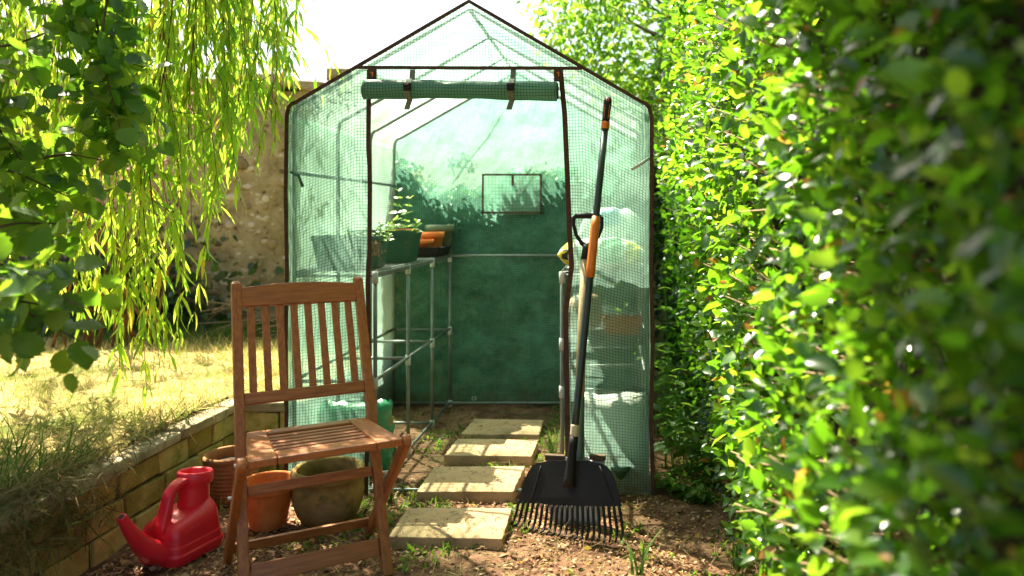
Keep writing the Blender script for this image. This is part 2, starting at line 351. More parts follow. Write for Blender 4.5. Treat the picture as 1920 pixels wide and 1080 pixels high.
M['print_black'] = surf("black_print", [(.3, (.015, .015, .012)), (.7, (.03, .03, .02))], 9, .4, bump=.1)
M['sack_tan'] = surf("tan_sack", [(.3, (.42, .3, .17)), (.7, (.58, .46, .31))], 5, .5, bump=.4, bscale=14)
M['sack_clear'] = surf("pale_plastic_sack", [(.3, (.5, .58, .6)), (.7, (.72, .77, .77))], 5, .25, bump=.4, bscale=14)
M['blue'] = surf("blue_print", [(.3, (.12, .3, .42)), (.7, (.2, .42, .55))], 5, .35, bump=.1)

# ------------------------------------------------------------------ ground and lawn
def sheet(name, xs, ys, zf, mat):
    X, Y = np.meshgrid(xs, ys); Z = zf(X, Y)
    V = np.stack([X.ravel(), Y.ravel(), Z.ravel()], 1); w = len(xs); h = len(ys)
    i = (np.arange(h - 1)[:, None] * w + np.arange(w - 1)[None, :]).ravel()
    return fast(name, V, np.zeros((0, 3), int), np.stack([i, i + 1, i + w + 1, i + w], 1), mat)
def gz(X, Y):
    return .012 * vnoise(X, Y, 0, 5, 1) + .008 * vnoise(X, Y, 0, 17, 2) - .008
def lz(X, Y):
    return .30 + .018 * vnoise(X, Y, 0, 3, 3) + .012 * vnoise(X, Y, 0, 11, 4) + .02 * np.clip((Y - 4.4), 0, 1.2)
xs = np.concatenate([np.linspace(-60, -3, 12), np.linspace(-2.9, 2, 150), np.linspace(2.2, 60, 12)])
ys = np.concatenate([np.linspace(-30, 0, 8), np.linspace(.2, 6.5, 180), np.linspace(7, 90, 14)])
tag(sheet("ground", xs, ys, gz, M['soil']), kind='structure')
xs = np.concatenate([np.linspace(-60, -7, 12), np.linspace(-6.5, -1.7, 110)]); ys = np.concatenate([np.linspace(-20, .8, 10), np.linspace(1, 8, 150), np.linspace(9, 90, 10)])
tag(sheet("lawn", xs, ys, lz, M['turf']), kind='structure')
tag(sheet("lawn_strip", np.linspace(-1.7, -1.36, 10), np.linspace(3.42, 8, 60), lambda X, Y: lz(X, Y) - .004, M['turf']), kind='structure')

# ------------------------------------------------------------------ retaining wall of blocks
t = thing("retaining_wall", (-1.65, 2.4, 0), "low mossy brick retaining wall holding up the dry lawn", "wall")
def blockrun(a, b, thick, mat, name, h0, hs, Ls, gap=.008, jit=.003, inset=0.0):
    a = np.array(a, float); b = np.array(b, float); d = unit(b - a); Lt = np.linalg.norm(b - a); n = np.array([-d[1], d[0], 0])
    mb = MB(); z = h0
    for k, h in enumerate(hs):
        u = -(k % 2) * Ls / 2
        while u < Lt:
            l = Ls * random.uniform(.85, 1.15); u0, u1 = max(u, 0), min(u + l - gap, Lt)
            if u1 - u0 > .03:
                c = a + d * (u0 + u1) / 2 + n * (random.uniform(-.006, .006) + inset); c[2] = z + h / 2
                mb.box(c, (u1 - u0, thick, h - gap), np.stack([d, n, (0, 0, 1)], 1), jit)
            u += l
        z += h
    return mb
b1 = blockrun((-1.70, .7, 0), (-1.70, 3.45, 0), .1, None, '', -.02, [.09, .088, .09], .205)
b2 = blockrun((-1.648, 3.40, 0), (-1.33, 3.40, 0), .1, None, '', -.02, [.09, .088, .09], .205)
b1.v, b1.f = b1.v, b1.f
b1.add(b2.v, b2.f)
b1.build("brick", M['brick'], t, bevel=.006)
mm = MB(); mm.box((-1.712, 2.07, .12), (.1, 2.74, .26)); mm.box((-1.49, 3.412, .12), (.31, .1, .26)); mm.build("mortar", M['mortar'], t)
k1 = blockrun((-1.70, 1.9, 0), (-1.70, 3.46, 0), .15, None, '', .25, [.05], .34, jit=.005)
k2 = blockrun((-1.62, 3.41, 0), (-1.32, 3.41, 0), .15, None, '', .248, [.05], .3, jit=.005)
k1.add(k2.v, k2.f); k1.build("coping", M['cope'], t, bevel=.008)

# ------------------------------------------------------------------ flint wall
t = thing("flint_wall", (-3.2, 5.6, .3), "tall mottled flint wall with pale coping behind the willow", "wall")
def wtop(x):
    x = np.asarray(x, float)
    a = 2.02 + .03 * np.sin(x * 3.1) + .02 * np.sin(x * 9)
    b = 1.22 + .07 * np.sin(x * 4.3 + 1) + .04 * np.sin(x * 11)
    s = np.clip((x + 1.72) / .12, 0, 1)
    return a * (1 - s) + b * s
mb = MB(); xs = np.linspace(-7, .9, 160)
top = wtop(xs); V = []
for x, z in zip(xs, top): V += [(x, 5.5, -.1), (x, 5.5, z), (x, 5.85, z), (x, 5.85, -.1)]
F = []
for i in range(len(xs) - 1):
    a = i * 4; F += [(a, a + 4, a + 5, a + 1), (a + 1, a + 5, a + 6, a + 2), (a + 2, a + 6, a + 7, a + 3)]
F += [(0, 1, 2, 3), tuple(4 * (len(xs) - 1) + k for k in (3, 2, 1, 0))]
mb.add(V, F); mb.build("wall_body", M['flintmortar'], t)
import bmesh
ico = bmesh.new(); bmesh.ops.create_icosphere(ico, subdivisions=2, radius=1); IV = np.array([v.co[:] for v in ico.verts]); IF = np.array([[v.index for v in f.verts] for f in ico.faces]); ico.free()
Vs, Ts, b = [], [], 0; placed = []
for k in range(5200):
    x = rng.uniform(-6.2, -.6); zt = float(wtop(x)); z = rng.uniform(.25, zt - .05)
    r = rng.choice([.009, .016, .026, .042], p=[.34, .36, .22, .08])
    if any((x - q[0]) ** 2 + (z - q[1]) ** 2 < (.78 * (r + q[2])) ** 2 for q in placed): continue
    placed.append((x, z, r))
    S = np.array([r * rng.uniform(.9, 1.5), r * rng.uniform(.2, .4), r * rng.uniform(.6, 1.05)])
    v = IV * (1 + .38 * vnoise(IV[:, 0], IV[:, 1], IV[:, 2], 2.2, k)[:, None]) * S
    a = rng.uniform(-.5, .5); v = np.stack([v[:, 0] * cos(a) - v[:, 2] * sin(a), v[:, 1], v[:, 0] * sin(a) + v[:, 2] * cos(a)], 1)
    Vs.append(v + np.array([x, 5.5, z])); Ts.append(IF + b); b += len(IV)
fast("flint_face", np.concatenate(Vs), np.concatenate(Ts), np.zeros((0, 4), int), M['flint'], t)
cp = MB(); x = -7.0
while x < -1.85:
    l = random.uniform(.3, .5); l = min(l, -1.72 - x)
    cp.box((x + l / 2, 5.66, float(wtop(x + l / 2)) + .035), (l - .012, .5, .075), None, .012); x += l
cp.build("coping", M['cope'], t, bevel=.012)

# ------------------------------------------------------------------ ivy on the broken wall behind the greenhouse
t = thing("ivy_bank", (-.5, 4.75, 0), "dark ragged ivy smothering the lower wall behind the greenhouse", "ivy")
def mound(x): return 1.335 + .08 * np.sin(x * 3.3 + .6) + .05 * np.sin(x * 8.1) + .03 * np.sin(x * 19) + .1 * np.exp(-((x + .35) / .2) ** 2)
n = 15000
x = rng.uniform(-1.5, .6, n); z = mound(x) * np.sqrt(rng.uniform(0.0, 1, n)); y = 4.535 + np.abs(rng.normal(0, .03, n)) + np.where(rng.uniform(0, 1, n) < .4, rng.uniform(0, .32, n) * (z > mound(x) - .12), 0); y = np.maximum(y, 4.532)
P = np.stack([x, y, z + rng.normal(0, .02, n)], 1)
D = rdir(n, (0, -.2, -.6), .8); N = rdir(n, (0, -1, .6), .5)
fast("foliage", *leafset(P, D, N, rng.uniform(.018, .036, n), rng.uniform(.016, .03, n), 'oval'), M['ivy'], t)
st = MB()
st.tube([px(848, 345, 4.75), px(880, 300, 4.72), px(915, 258, 4.7), px(935, 225, 4.7), px(952, 198, 4.7)], [.008, .007, .006, .005, .003], 5)
for a, b_ in (((852, 330), (846, 305)), ((870, 312), (884, 318)), ((866, 316), (858, 306)), ((876, 306), (872, 296))):
    st.tube([px(*a, 4.73), px(*b_, 4.72)], [.005, .003], 4)
st.build("stem", M['twig'], t)
n = 60; k = rng.integers(0, 4, n); base = np.array([px(846, 308, 4.72), px(884, 316, 4.72), px(858, 308, 4.72), px(872, 298, 4.72)])[k] + rng.normal(0, .013, (n, 3))
fast("sprig", *leafset(base, rdir(n), rdir(n), .024, .017, 'oval'), M['ivy'], t)
mb = MB(); xs_ = np.linspace(-1.5, .6, 60); V = []
for x_ in xs_:
    z_ = float(mound(x_)) - .05; V += [(x_, 4.56, -.05), (x_, 4.555, z_ * .6), (x_, 4.57, z_), (x_, 4.92, z_), (x_, 4.96, -.05)]
F = [(i * 5 + k, i * 5 + 5 + k, i * 5 + 6 + k, i * 5 + 1 + k) for i in range(59) for k in range(4)] + [(0, 1, 2, 3, 4), tuple(59 * 5 + k for k in (4, 3, 2, 1, 0))]
mb.add(V, F); mb.build('rubble', M['flintmortar'], t)
# ivy at the foot of the flint wall
t = thing("ivy_clump", (-3.5, 5.2, .3), "dark green ivy clump at the foot of the flint wall", "ivy")
n = 2600
c = px(165, 555, 5.25); P = np.stack([rng.normal(c[0], .42, n), 5.3 + rng.normal(0, .12, n), .3 + np.abs(rng.normal(0, .28, n))], 1)
fast("foliage", *leafset(P, rdir(n, (0, -.2, -.6), .8), rdir(n, (0, -1, .6), .5), rng.uniform(.04, .075, n), rng.uniform(.04, .07, n), 'oval'), M['ivy'], t)
st = MB()
for k in range(16): st.tube([(c[0] + rng.normal(0, .3), 5.4, .28), (c[0] + rng.normal(0, .4), 5.42, .3 + rng.uniform(.2, .6))], .006, 4)
st.build("stem", M['twig'], t)
# brushwood
t = thing("brushwood", (-2.5, 5.1, .32), "loose heap of thin dry sticks at the foot of the flint wall", "sticks")
mb = MB()
for k in range(46):
    a = px(rng.uniform(360, 540), rng.uniform(560, 640), rng.uniform(4.9, 5.3)); a[2] = max(a[2], .33)
    an = rng.normal(.15, .35); L = rng.uniform(.3, .9)
    b_ = a + np.array([cos(an) * L, rng.normal(0, .1), sin(an) * L * .6]); b_[2] = max(b_[2], .33)
    m_ = (a + b_) / 2 + np.array([0, 0, rng.uniform(0, .05)])
    mb.tube([a, m_, b_], [.004, .0035, .002], 5)
mb.build("stick", M['dry'], t)

# ------------------------------------------------------------------ greenhouse
GY0, GY1 = 3.05, 4.50
XL, XR, XA, ZE, ZA = -1.298, .143, -.577, 1.50, 1.945
gh = thing("greenhouse", (XA, GY0, 0), "green mesh covered walk-in greenhouse with its door rolled up", "greenhouse")
def prof(inset=0.0):
    l, r = XL + inset, XR - inset; a = ZA - inset * 1.15
    s = [(l, 0.0), (l, ZE - .03)]
    sl_ = (a - (ZE + .045)) / (XA - (l + .035))
    for q in (.2, .5, .8): s.append((l + .035 * q * q, ZE - .03 + .075 * (1 - (1 - q) ** 2)))
    s += [(l + .035, ZE + .045), (XA, a), (r - .035, ZE + .045)]
    for q in (.8, .5, .2): s.append((r - .035 * q * q, ZE - .03 + .075 * (1 - (1 - q) ** 2)))
    s += [(r, ZE - .03), (r, 0.0)]
    return s
def roofz(x):
    x = np.asarray(x, float); z0 = ZE + .045; l = XL + .035; r = XR - .035
    z = np.where(x < XA, z0 + (ZA - z0) * (x - l) / (XA - l), z0 + (ZA - z0) * (r - x) / (r - XA))
    e = np.minimum(x - XL, XR - x); return np.where(e < .035, ZE - .03 + .075 * np.sqrt(np.clip(e / .035, 0, 1)), z)
def film(name, fn, nu, nv, mat, uvs, parent=gh, wr=.006, seed=1):
    """fn(u,v)->xyz on 0..1 grid, pushed out by soft wrinkles; uvs: metres"""
    u, v = np.meshgrid(np.linspace(0, 1, nu), np.linspace(0, 1, nv)); P = fn(u, v)
    X, Y, Z = [p.ravel() for p in P]
    edge = np.minimum(np.minimum(u, 1 - u), np.minimum(v, 1 - v)).ravel(); k = np.clip(edge * 8, 0, 1) * wr
    w = vnoise(X * 1.0, Y, Z, 7, seed) + .5 * vnoise(X, Y, Z, 17, seed + 9)
    du = np.stack([np.gradient(p, axis=1).ravel() for p in P], 1); dv = np.stack([np.gradient(p, axis=0).ravel() for p in P], 1)
    nrm = np.cross(du, dv); nrm /= np.linalg.norm(nrm, axis=1)[:, None] + 1e-12
    V = np.stack([X, Y, Z], 1) + nrm * (k * w)[:, None]
    i = (np.arange(nv - 1)[:, None] * nu + np.arange(nu - 1)[None, :]).ravel()
    Q = np.stack([i, i + 1, i + nu + 1, i + nu], 1)
    o = fast(name, V, np.zeros((0, 3), int), Q, mat, parent)
    ul = o.data.uv_layers.new(name="UVMap"); li = np.zeros(len(o.data.loops), np.int32); o.data.loops.foreach_get("vertex_index", li)
    UV = np.stack([uvs(u, v)[0].ravel(), uvs(u, v)[1].ravel()], 1)[li]; ul.data.foreach_set("uv", UV.ravel().astype(np.float32))
    return o
def lerp(a, b, t_): return a + (b - a) * t_
DL, DR, DT = -.970, -.213, 1.683        # door opening
def dr_edge(z):                          # the loose right edge of the door opening
    z = np.asarray(z, float)
    pz = np.array([0, .35, .72, .86, .90, 1.02, 1.2, 1.5, 1.69]); pxx = np.array([-.186, -.19, -.196, -.178, -.172, -.18, -.187, -.2, -.218])
    return np.interp(z, pz, pxx)
def ffl(u, v):
    x = lerp(XL, DL, u); zt = np.minimum(roofz(x), DT); return x, np.full_like(u, GY0), v * zt
film("front_panel", ffl, 26, 60, M['film_front'], lambda u, v: (u * .33, v * 1.6), wr=.012, seed=3)
def ffr(u, v):
    z_ = v * DT; xl = dr_edge(z_); x = lerp(xl, XR, u); zt = np.minimum(roofz(x), DT); return x, np.full_like(u, GY0), v * zt
film("front_panel", ffr, 28, 60, M['film_front'], lambda u, v: (u * .34, v * 1.65), wr=.012, seed=5)
def fga(u, v):
    z = lerp(DT, ZA - .002, v); hw = (ZA - z) * (XA - XL - .035) / (ZA - ZE - .045); return XA + (u * 2 - 1) * hw, np.full_like(u, GY0), z
film("gable_panel", fga, 40, 16, M['film_front'], lambda u, v: ((u - .5) * 1.9 * .48 * (1 - v * .98), v * .262), wr=.005, seed=6)
film("door_header", lambda u, v: (lerp(DL, DR, u), np.full_like(u, GY0 + .003), lerp(1.60, DT, v)), 20, 6, M['film_front'], lambda u, v: (u * .757, v * .083), wr=.002)
film("side_panel", lambda u, v: (np.full_like(u, XL), lerp(GY0, GY1, u), v * ZE), 50, 40, M['film'], lambda u, v: (u * 1.45, v * 1.5), wr=.008, seed=8)
film("side_panel", lambda u, v: (XR + .035 * np.sin(u * 3) * (1 - v) ** 1.5, lerp(GY0, GY1, u), v * ZE), 50, 40, M['film'], lambda u, v: (u * 1.45, v * 1.5), wr=.008, seed=9)
def roofp(s):
    def f(u, v):
        xe = XL if s < 0 else XR; x = lerp(xe, XA, v ** 1.3); return x, lerp(GY0, GY1, u), roofz(x)
    return f
film("roof_panel", roofp(-1), 40, 26, M['film_roof'], lambda u, v: (u * 1.45, v * .86), wr=.005, seed=10)
film("roof_panel", roofp(1), 40, 26, M['film_roof'], lambda u, v: (u * 1.45, v * .86), wr=.005, seed=11)
WX0, WX1, WZ0, WZ1 = -.768, -.432, 1.105, 1.335
def fback(u, v):
    x = lerp(XL, XR, u); return x, np.full_like(u, GY1), v * roofz(x)
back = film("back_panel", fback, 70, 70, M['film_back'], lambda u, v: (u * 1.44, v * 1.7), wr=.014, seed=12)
win = film("window_flap", lambda u, v: (lerp(WX0, WX1, u), np.full_like(u, GY1 - .016), lerp(WZ0, WZ1, v)), 14, 12, M['film_win'], lambda u, v: (u * .34, v * .23), wr=.004, seed=13)
mb = MB()
for a, b_ in (((WX0, WZ0), (WX0, WZ1)), ((WX1, WZ0), (WX1, WZ1)), ((WX0 - .006, WZ1), (WX1 + .006, WZ1)), ((WX0 - .006, WZ0 + .01), (WX1 + .006, WZ0 + .01))):
    mb.beam((a[0], GY1 - .019, a[1]), (b_[0], GY1 - .019, b_[1]), .005, .011, side=(0, 1, 0) if a[0] == b_[0] else (0, 1, 0))
mb.box((-.595, GY1 - .022, WZ1 - .035), (.014, .005, .06)); mb.box((-.46, GY1 - .02, WZ0 + .012), (.016, .006, .012))
mb.build("window_binding", M['trim'], gh)
# bindings
def strip(path, w, name, y=GY0 - .006, yp=None):
    mb = MB(); P = np.array(path, float); T = np.gradient(P, axis=0); T /= np.linalg.norm(T, axis=1)[:, None]
    Nn = np.stack([-T[:, 1], T[:, 0]], 1); secs = []
    for p, n_ in zip(P, Nn):
        a = p - n_ * w / 2; b_ = p + n_ * w / 2
        secs.append([(a[0], y, a[1]), (b_[0], y, b_[1]), (b_[0], y + .005, b_[1]), (a[0], y + .005, a[1])])
    mb.loft(secs); return mb.build(name, M['trim'], gh)
def dens(p, k=6):
    p = np.array(p, float); o = []
    for a, b_ in zip(p[:-1], p[1:]):
        for i in range(k): o.append(a + (b_ - a) * i / k)
    o.append(p[-1]); return np.array(o)
def wavy(p, amp=.003, seed=0):
    p = dens(p, 5).copy(); p[:, 0] += amp * np.sin(p[:, 1] * 9 + seed) + amp * .5 * np.sin(p[:, 1] * 23 + seed); return p
PF = prof(.0)
strip(wavy(PF[:6]), .014, "edge_binding"); strip(dens(PF[5:8], 6), .014, "edge_binding"); strip(wavy(PF[7:], .004, 2), .016, "edge_binding")
strip(dens([(XA - .445, DT), (XA + .445, DT - .004)], 12), .013, "edge_binding", y=GY0 - .0125)
strip(wavy([(DL - .01, 0), (DL - .002, .6), (DL, 1.2), (DL, DT - .008)], .003, 4), .017, "zip_binding")
zz = np.linspace(0, DT - .008, 40); strip(np.stack([dr_edge(zz) , zz], 1), .02, "zip_binding")
for xx in (DL + .016, DR - .012):
    mb = MB(); mb.box((xx, GY0 - .016, DT - .031), (.034, .004, .05)); tb = mb.build("strap_tab", M['trim'], gh)
    mb = MB(); mb.box((xx, GY0 - .0195, DT - .022), (.010, .002, .005)); mb.box((xx + .002, GY0 - .0195, DT - .031), (.004, .002, .012)); mb.build("tab_mark", M['orange'], tb)
# rolled door
mb = MB(); n = 28; L0, L1 = -.975, -.228; secs = []; uvv = []
for i, x in enumerate(np.linspace(L0, L1, 46)):
    ring = []
    for k in range(n):
        a = 2 * pi * k / n; r = .036 + .0022 * sin(a * 2 + x * 9) + .0012 * sin(a * 3 + x * 31)
        ring.append((x, GY0 - .042 + r * cos(a), 1.588 + .004 * sin(x * 6) + r * sin(a))); uvv.append((x, a * .036))
    secs.append(ring)
mb.loft(secs); mb.uv = uvv
roll = mb.build("rolled_door", M['film_roll'], gh, smooth=True)
for xx in (L0 - .003, L1 + .003):
    mb = MB(); pts = []
    for k in range(70):
        a = k * .28; r = .004 + .0004 * 4.4 * k * .27; r = min(r, .034)
        pts.append((xx, GY0 - .042 + r * cos(a), 1.588 + r * sin(a)))
    mb.tube(pts, .0022, 5); mb.build("roll_end", M['trim'], roll)
for xx in (px(767, 150, 2.99)[0], px(959, 150, 2.99)[0]):
    mb = MB(); ring = [(xx, GY0 - .008, DT - .01)]
    yc, zc = GY0 - .042, 1.588
    ring += [(xx + .002 * sin(a * 3), yc + .0425 * cos(a), zc + .0425 * sin(a)) for a in np.linspace(1.0, 4.4, 14)]
    ring += [(xx - .006, yc - .014, zc - .062), (xx - .01, yc - .016, zc - .078)]
    secs = []
    for p in ring: secs.append([(p[0] - .011, p[1], p[2]), (p[0] + .011, p[1], p[2]), (p[0] + .011, p[1] + .002, p[2] + .002), (p[0] - .011, p[1] + .002, p[2] + .002)])
    mb.loft(secs); sp = mb.build("strap", M['strap'], gh)
    mb = MB(); mb.box((xx, yc - .047, zc + .006), (.03, .008, .03)); mb.box((xx, yc - .053, zc + .012), (.02, .006, .008)); mb.box((xx, yc - .053, zc - .002), (.02, .006, .005)); mb.build("buckle", M['black'], sp, bevel=.002)
# frame
HY = [GY0 + .03, 3.57, 4.04, GY1 - .03]
for i, y in enumerate(HY):
    mb = MB(); mb.tube([(x, y, z) for x, z in dens(prof(.018), 3)], .0085, 8); mb.build("frame_hoop", M['pipe'], gh, smooth=True)
def pole(a, b_, r=.008, name="frame_rail"):
    mb = MB(); mb.tube([a, b_], r, 8); mb.build(name, M['pipe'], gh, smooth=True)
for x in (XL + .02, XR - .02):
    for z in (.015, .445, .865, 1.272): pole((x, HY[0], z), (x, HY[-1], z))
pole((XA, HY[0], ZA - .03), (XA, HY[-1], ZA - .03))
pole((XL + .02, HY[-1] - .01, .018), (XR - .02, HY[-1] - .01, .018)); pole((XL + .02, HY[-1] - .01, .868), (XR - .02, HY[-1] - .01, .868))
pole((XL + .02, HY[0] - .008, .012), (XR - .02, HY[0] - .008, .006), name="threshold_bar")
mb = MB(); gx = px(889, 747, 4.47)
mb.tube([gx + np.array([.011 * cos(a), 0, .011 * sin(a)]) for a in np.linspace(0, 2 * pi, 17)], .0035, 6); mb.build("grommet", M['pale'], gh, smooth=True)
for a, b_, c_ in (((545, 322), (560, 330), (568, 350)), ((1218, 296), (1205, 305), (1184, 318))):
    mb = MB(); mb.tube([px(*a, 3.03), px(*b_, 3.02), px(*c_, 3.025)], .006, 6, squash=.25); mb.build("tie", M['film_roll'] if a[0] < 900 else M['pale'], gh, smooth=True)
bpy.data.objects["tie"].data.uv_layers.new(name="UVMap") if "tie" in bpy.data.objects else None

# ------------------------------------------------------------------ shelf racks
def rack(label, xo, xi, shelves, rails, sg):
    t = thing("shelf_rack", ((xo + xi) / 2, GY0 + .1, 0), label, "shelf rack", "shelf racks inside the greenhouse")
    for y in HY:
        p = MB(); p.tube([(xi, y, 0), (xi, y, .865)], .0085, 8); po = p.build("post", M['pipe'], t, smooth=True)
        for z in list(shelves) + list(rails):
            p = MB(); p.tube([(xi, y, z - .035), (xi, y, z + .012)], .0125, 8); p.build("connector", M['pale'], po, smooth=True)
    for z in list(shelves) + list(rails):
        r = MB(); r.tube([(xi, HY[0], z), (xi, HY[-1], z)], .0075, 8); r.build("long_rail", M['pipe'], t, smooth=True)
        for y in HY: r = MB(); r.tube([(xo, y, z - .004), (xi, y, z - .004)], .0075, 8); r.build("cross_rail", M['pipe'], t, smooth=True)
    for z in shelves:
        w = MB()
        for y in np.arange(HY[0] + .012, HY[-1], .04): w.tube([(xo, y, z + .011), (xi, y, z + .011)], .0018, 4)
        for x in np.linspace(xo, xi, 4): w.tube([(x, HY[0], z + .014), (x, HY[-1], z + .014)], .0026, 5)
        a = np.linspace(0, 2 * pi * 52, 900); yy = np.linspace(HY[0], HY[-1], 900)
        w.tube(np.stack([xi + .0125 * np.cos(a), yy, z + .0125 * np.sin(a)], 1), .0017, 4)
        w.build("wire_shelf", M['pipe'], t, smooth=True)
    return t
SH = .865
rack("grey pipe shelf rack carrying the green troughs", XL + .02, -.957, [SH], [.445, .02], -1)
rack("grey pipe shelf rack carrying the yellow and white sack", XR - .02, -.212, [SH, .6], [.41, .02], 1)

# ------------------------------------------------------------------ stepping stones
def stone(pts, z, label):
    t = MB(); P = np.array(pts, float); c = P.mean(0)
    n = 14
    top, bot = [], []
    V = []; 
    u, v = np.meshgrid(np.linspace(0, 1, n), np.linspace(0, 1, n))
    X = (P[0, 0] * (1 - u) + P[1, 0] * u) * (1 - v) + (P[3, 0] * (1 - u) + P[2, 0] * u) * v
    Y = (P[0, 1] * (1 - u) + P[1, 1] * u) * (1 - v) + (P[3, 1] * (1 - u) + P[2, 1] * u) * v
    e = np.minimum(np.minimum(u, 1 - u), np.minimum(v, 1 - v)); ed = (e < 1e-6)
    X = X + ed * .003 * vnoise(X, Y, 0, 60, 5); Y = Y + ed * .003 * vnoise(X, Y, 0, 60, 6)
    Z = z + .0015 * vnoise(X, Y, 0, 25, 7) - ed * .002
    V = np.stack([X.ravel() - c[0], Y.ravel() - c[1], Z.ravel()], 1)
    i = (np.arange(n - 1)[:, None] * n + np.arange(n - 1)[None, :]).ravel()
    F = [tuple(q) for q in np.stack([i, i + 1, i + n + 1, i + n], 1)]
    ring = [k for k in range(n)] + [k * n + n - 1 for k in range(1, n)] + [(n - 1) * n + k for k in range(n - 2, -1, -1)] + [k * n for k in range(n - 2, 0, -1)]
    t.add(V, F); b0 = len(t.v)
    for k in ring: p = V[k]; t.v.append((p[0], p[1], -.02))
    m = len(ring)
    for j in range(m): t.f.append((ring[j], b0 + j, b0 + (j + 1) % m, ring[(j + 1) % m]))
    o = t.build("stepping_stone", M['slab'], None, bevel=.004); o.location = (c[0], c[1], 0)
    return tag(o, label, "stepping stone", "stepping stones of the greenhouse path")
stone([(-.757, 2.57), (-.373, 2.553), (-.378, 2.825), (-.76, 2.825)], .036, "buff stepping stone nearest the rake tines, outside the greenhouse door")
stone([(-.771, 2.99), (-.396, 2.99), (-.384, 3.291), (-.768, 3.284)], .036, "buff stepping stone lying just inside the threshold bar")
stone([(-.763, 3.44), (-.371, 3.423), (-.365, 3.677), (-.755, 3.70)], .036, "buff stepping stone sitting proud between its two neighbours inside the greenhouse")
stone([(-.759, 3.80), (-.373, 3.786), (-.378, 4.055), (-.745, 4.077)], .03, "earth stained stepping stone farthest inside, nearest the back panel")

# ------------------------------------------------------------------ chair
ch = thing("folding_chair", (-.873, 2.278, 0), "slatted reddish brown wooden folding chair standing before the greenhouse", "chair", rz=.536)
w, H, yt = .195, .889, .374
def py_(z): return yt * z / H
for s in (-1, 1):
    mb = MB(); xb, xt = s * (w + .004), s * (w - .004)
    zs = [0, .3, .6, .84, H - .006, H]
    secs = []
    for z in zs:
        x = xb + (xt - xb) * z / H; hw = .0145 if z < H else .009; ht = .018 if z < H else .012; y = py_(z)
        secs.append([(x - hw, y - ht, z), (x + hw, y - ht, z), (x + hw, y + ht, z), (x - hw, y + ht, z)])
    mb.loft(secs); part(mb, "back_leg", M['wood'], ch, bevel=.004)
def rail(z, h, t_, name, arch=0.0, dy=0, x0=-.18, x1=.18):
    mb = MB(); secs = []
    for x in np.linspace(x0, x1, 13):
        ar = arch * (1 - (x / .18) ** 2); n_ = unit((0, yt, H)); y = py_(z) + dy
        a = np.array([x, y, z]); lo = a - n_ * h / 2; hi = a + n_ * (h / 2 + ar); tt = np.array([0, t_ / 2, -t_ / 2 * yt / H])
        secs.append([lo - tt, hi - tt, hi + tt, lo + tt])
    mb.loft(secs); return part(mb, name, M['wood_x'], ch, bevel=.003)
rail(.836, .062, .02, "top_rail", .012); rail(.535, .036, .02, "back_rail"); rail(.075, .052, .016, "front_stretcher"); rail(.285, .03, .018, "middle_stretcher")
for i in range(8):
    x = -.153 + i * .306 / 7; mb = MB()
    mb.beam((x, py_(.552), .552), (x * .985, py_(.808), .808), .022, .011); part(mb, "back_slat", M['wood'], ch, bevel=.002)
# seat
zf, zb, yf, yb = .452, .440, -.152, .2
def sz(y): return zb + (zf - zb) * (yb - y) / (yb - yf)
def seatboard(x0, x1, y0, y1, name, mat, h=.022, dz=0, x0b=None, x1b=None):
    mb = MB(); x0b = x0 if x0b is None else x0b; x1b = x1 if x1b is None else x1b
    q = [(x0, y0), (x1, y0), (x1b, y1), (x0b, y1)]
    mb.loft([[(x, y, sz(y) - h + dz) for x, y in q], [(x, y, sz(y) + dz) for x, y in q]]); return part(mb, name, mat, ch, bevel=.004)
seatboard(-.205, -.132, yf, yb, "seat_frame", M['wood'], x0b=-.178, x1b=-.122)
seatboard(.132, .205, yf, yb, "seat_frame", M['wood'], x0b=.122, x1b=.178)
seatboard(-.131, .131, yf, yf + .06, "seat_frame", M['wood_x'], x0b=-.129, x1b=.129); seatboard(-.122, .122, yb - .05, yb, "seat_frame", M['wood_x'])
ny = 6; y0 = yf + .066; dy = (yb - .056 - y0) / ny
for i in range(ny): seatboard(-.128, .128, y0 + i * dy + .006, y0 + (i + 1) * dy - .011, "seat_slat", M['wood_x'], h=.014, dz=-.004)
for s in (-1, 1):
    mb = MB(); x = s * (.2185); a = np.array([x, yf + .012, .440]); b_ = np.array([x, .335, 0.0]); d = unit(b_ - a); n_ = unit(np.cross((1, 0, 0), d)); secs = []
    for q, hw in ((-.018, .009), (-.012, .017), (0, .02), (.05, .02), (.3, .018), (np.linalg.norm(b_ - a), .018)):
        c = a + d * q; ex = np.array([.0115, 0, 0]); secs.append([c - n_ * hw - ex, c + n_ * hw - ex, c + n_ * hw + ex, c - n_ * hw + ex])
    mb.loft(secs); part(mb, "front_leg", M['wood'], ch, bevel=.005)
mb = MB(); mb.beam((-.214, .30, .055), (.214, .30, .055), .03, .016, side=(0, 0, 1)); part(mb, "rear_stretcher", M['wood_x'], ch, bevel=.003)
for s in (-1, 1):
    for (y, z) in ((.115, .275), (-.10, .43)): mb = MB(); mb.tube([(s * .2, y, z), (s * .2325, y, z)], .005, 10); part(mb, "pivot_bolt", M['steel'], ch, smooth=True)

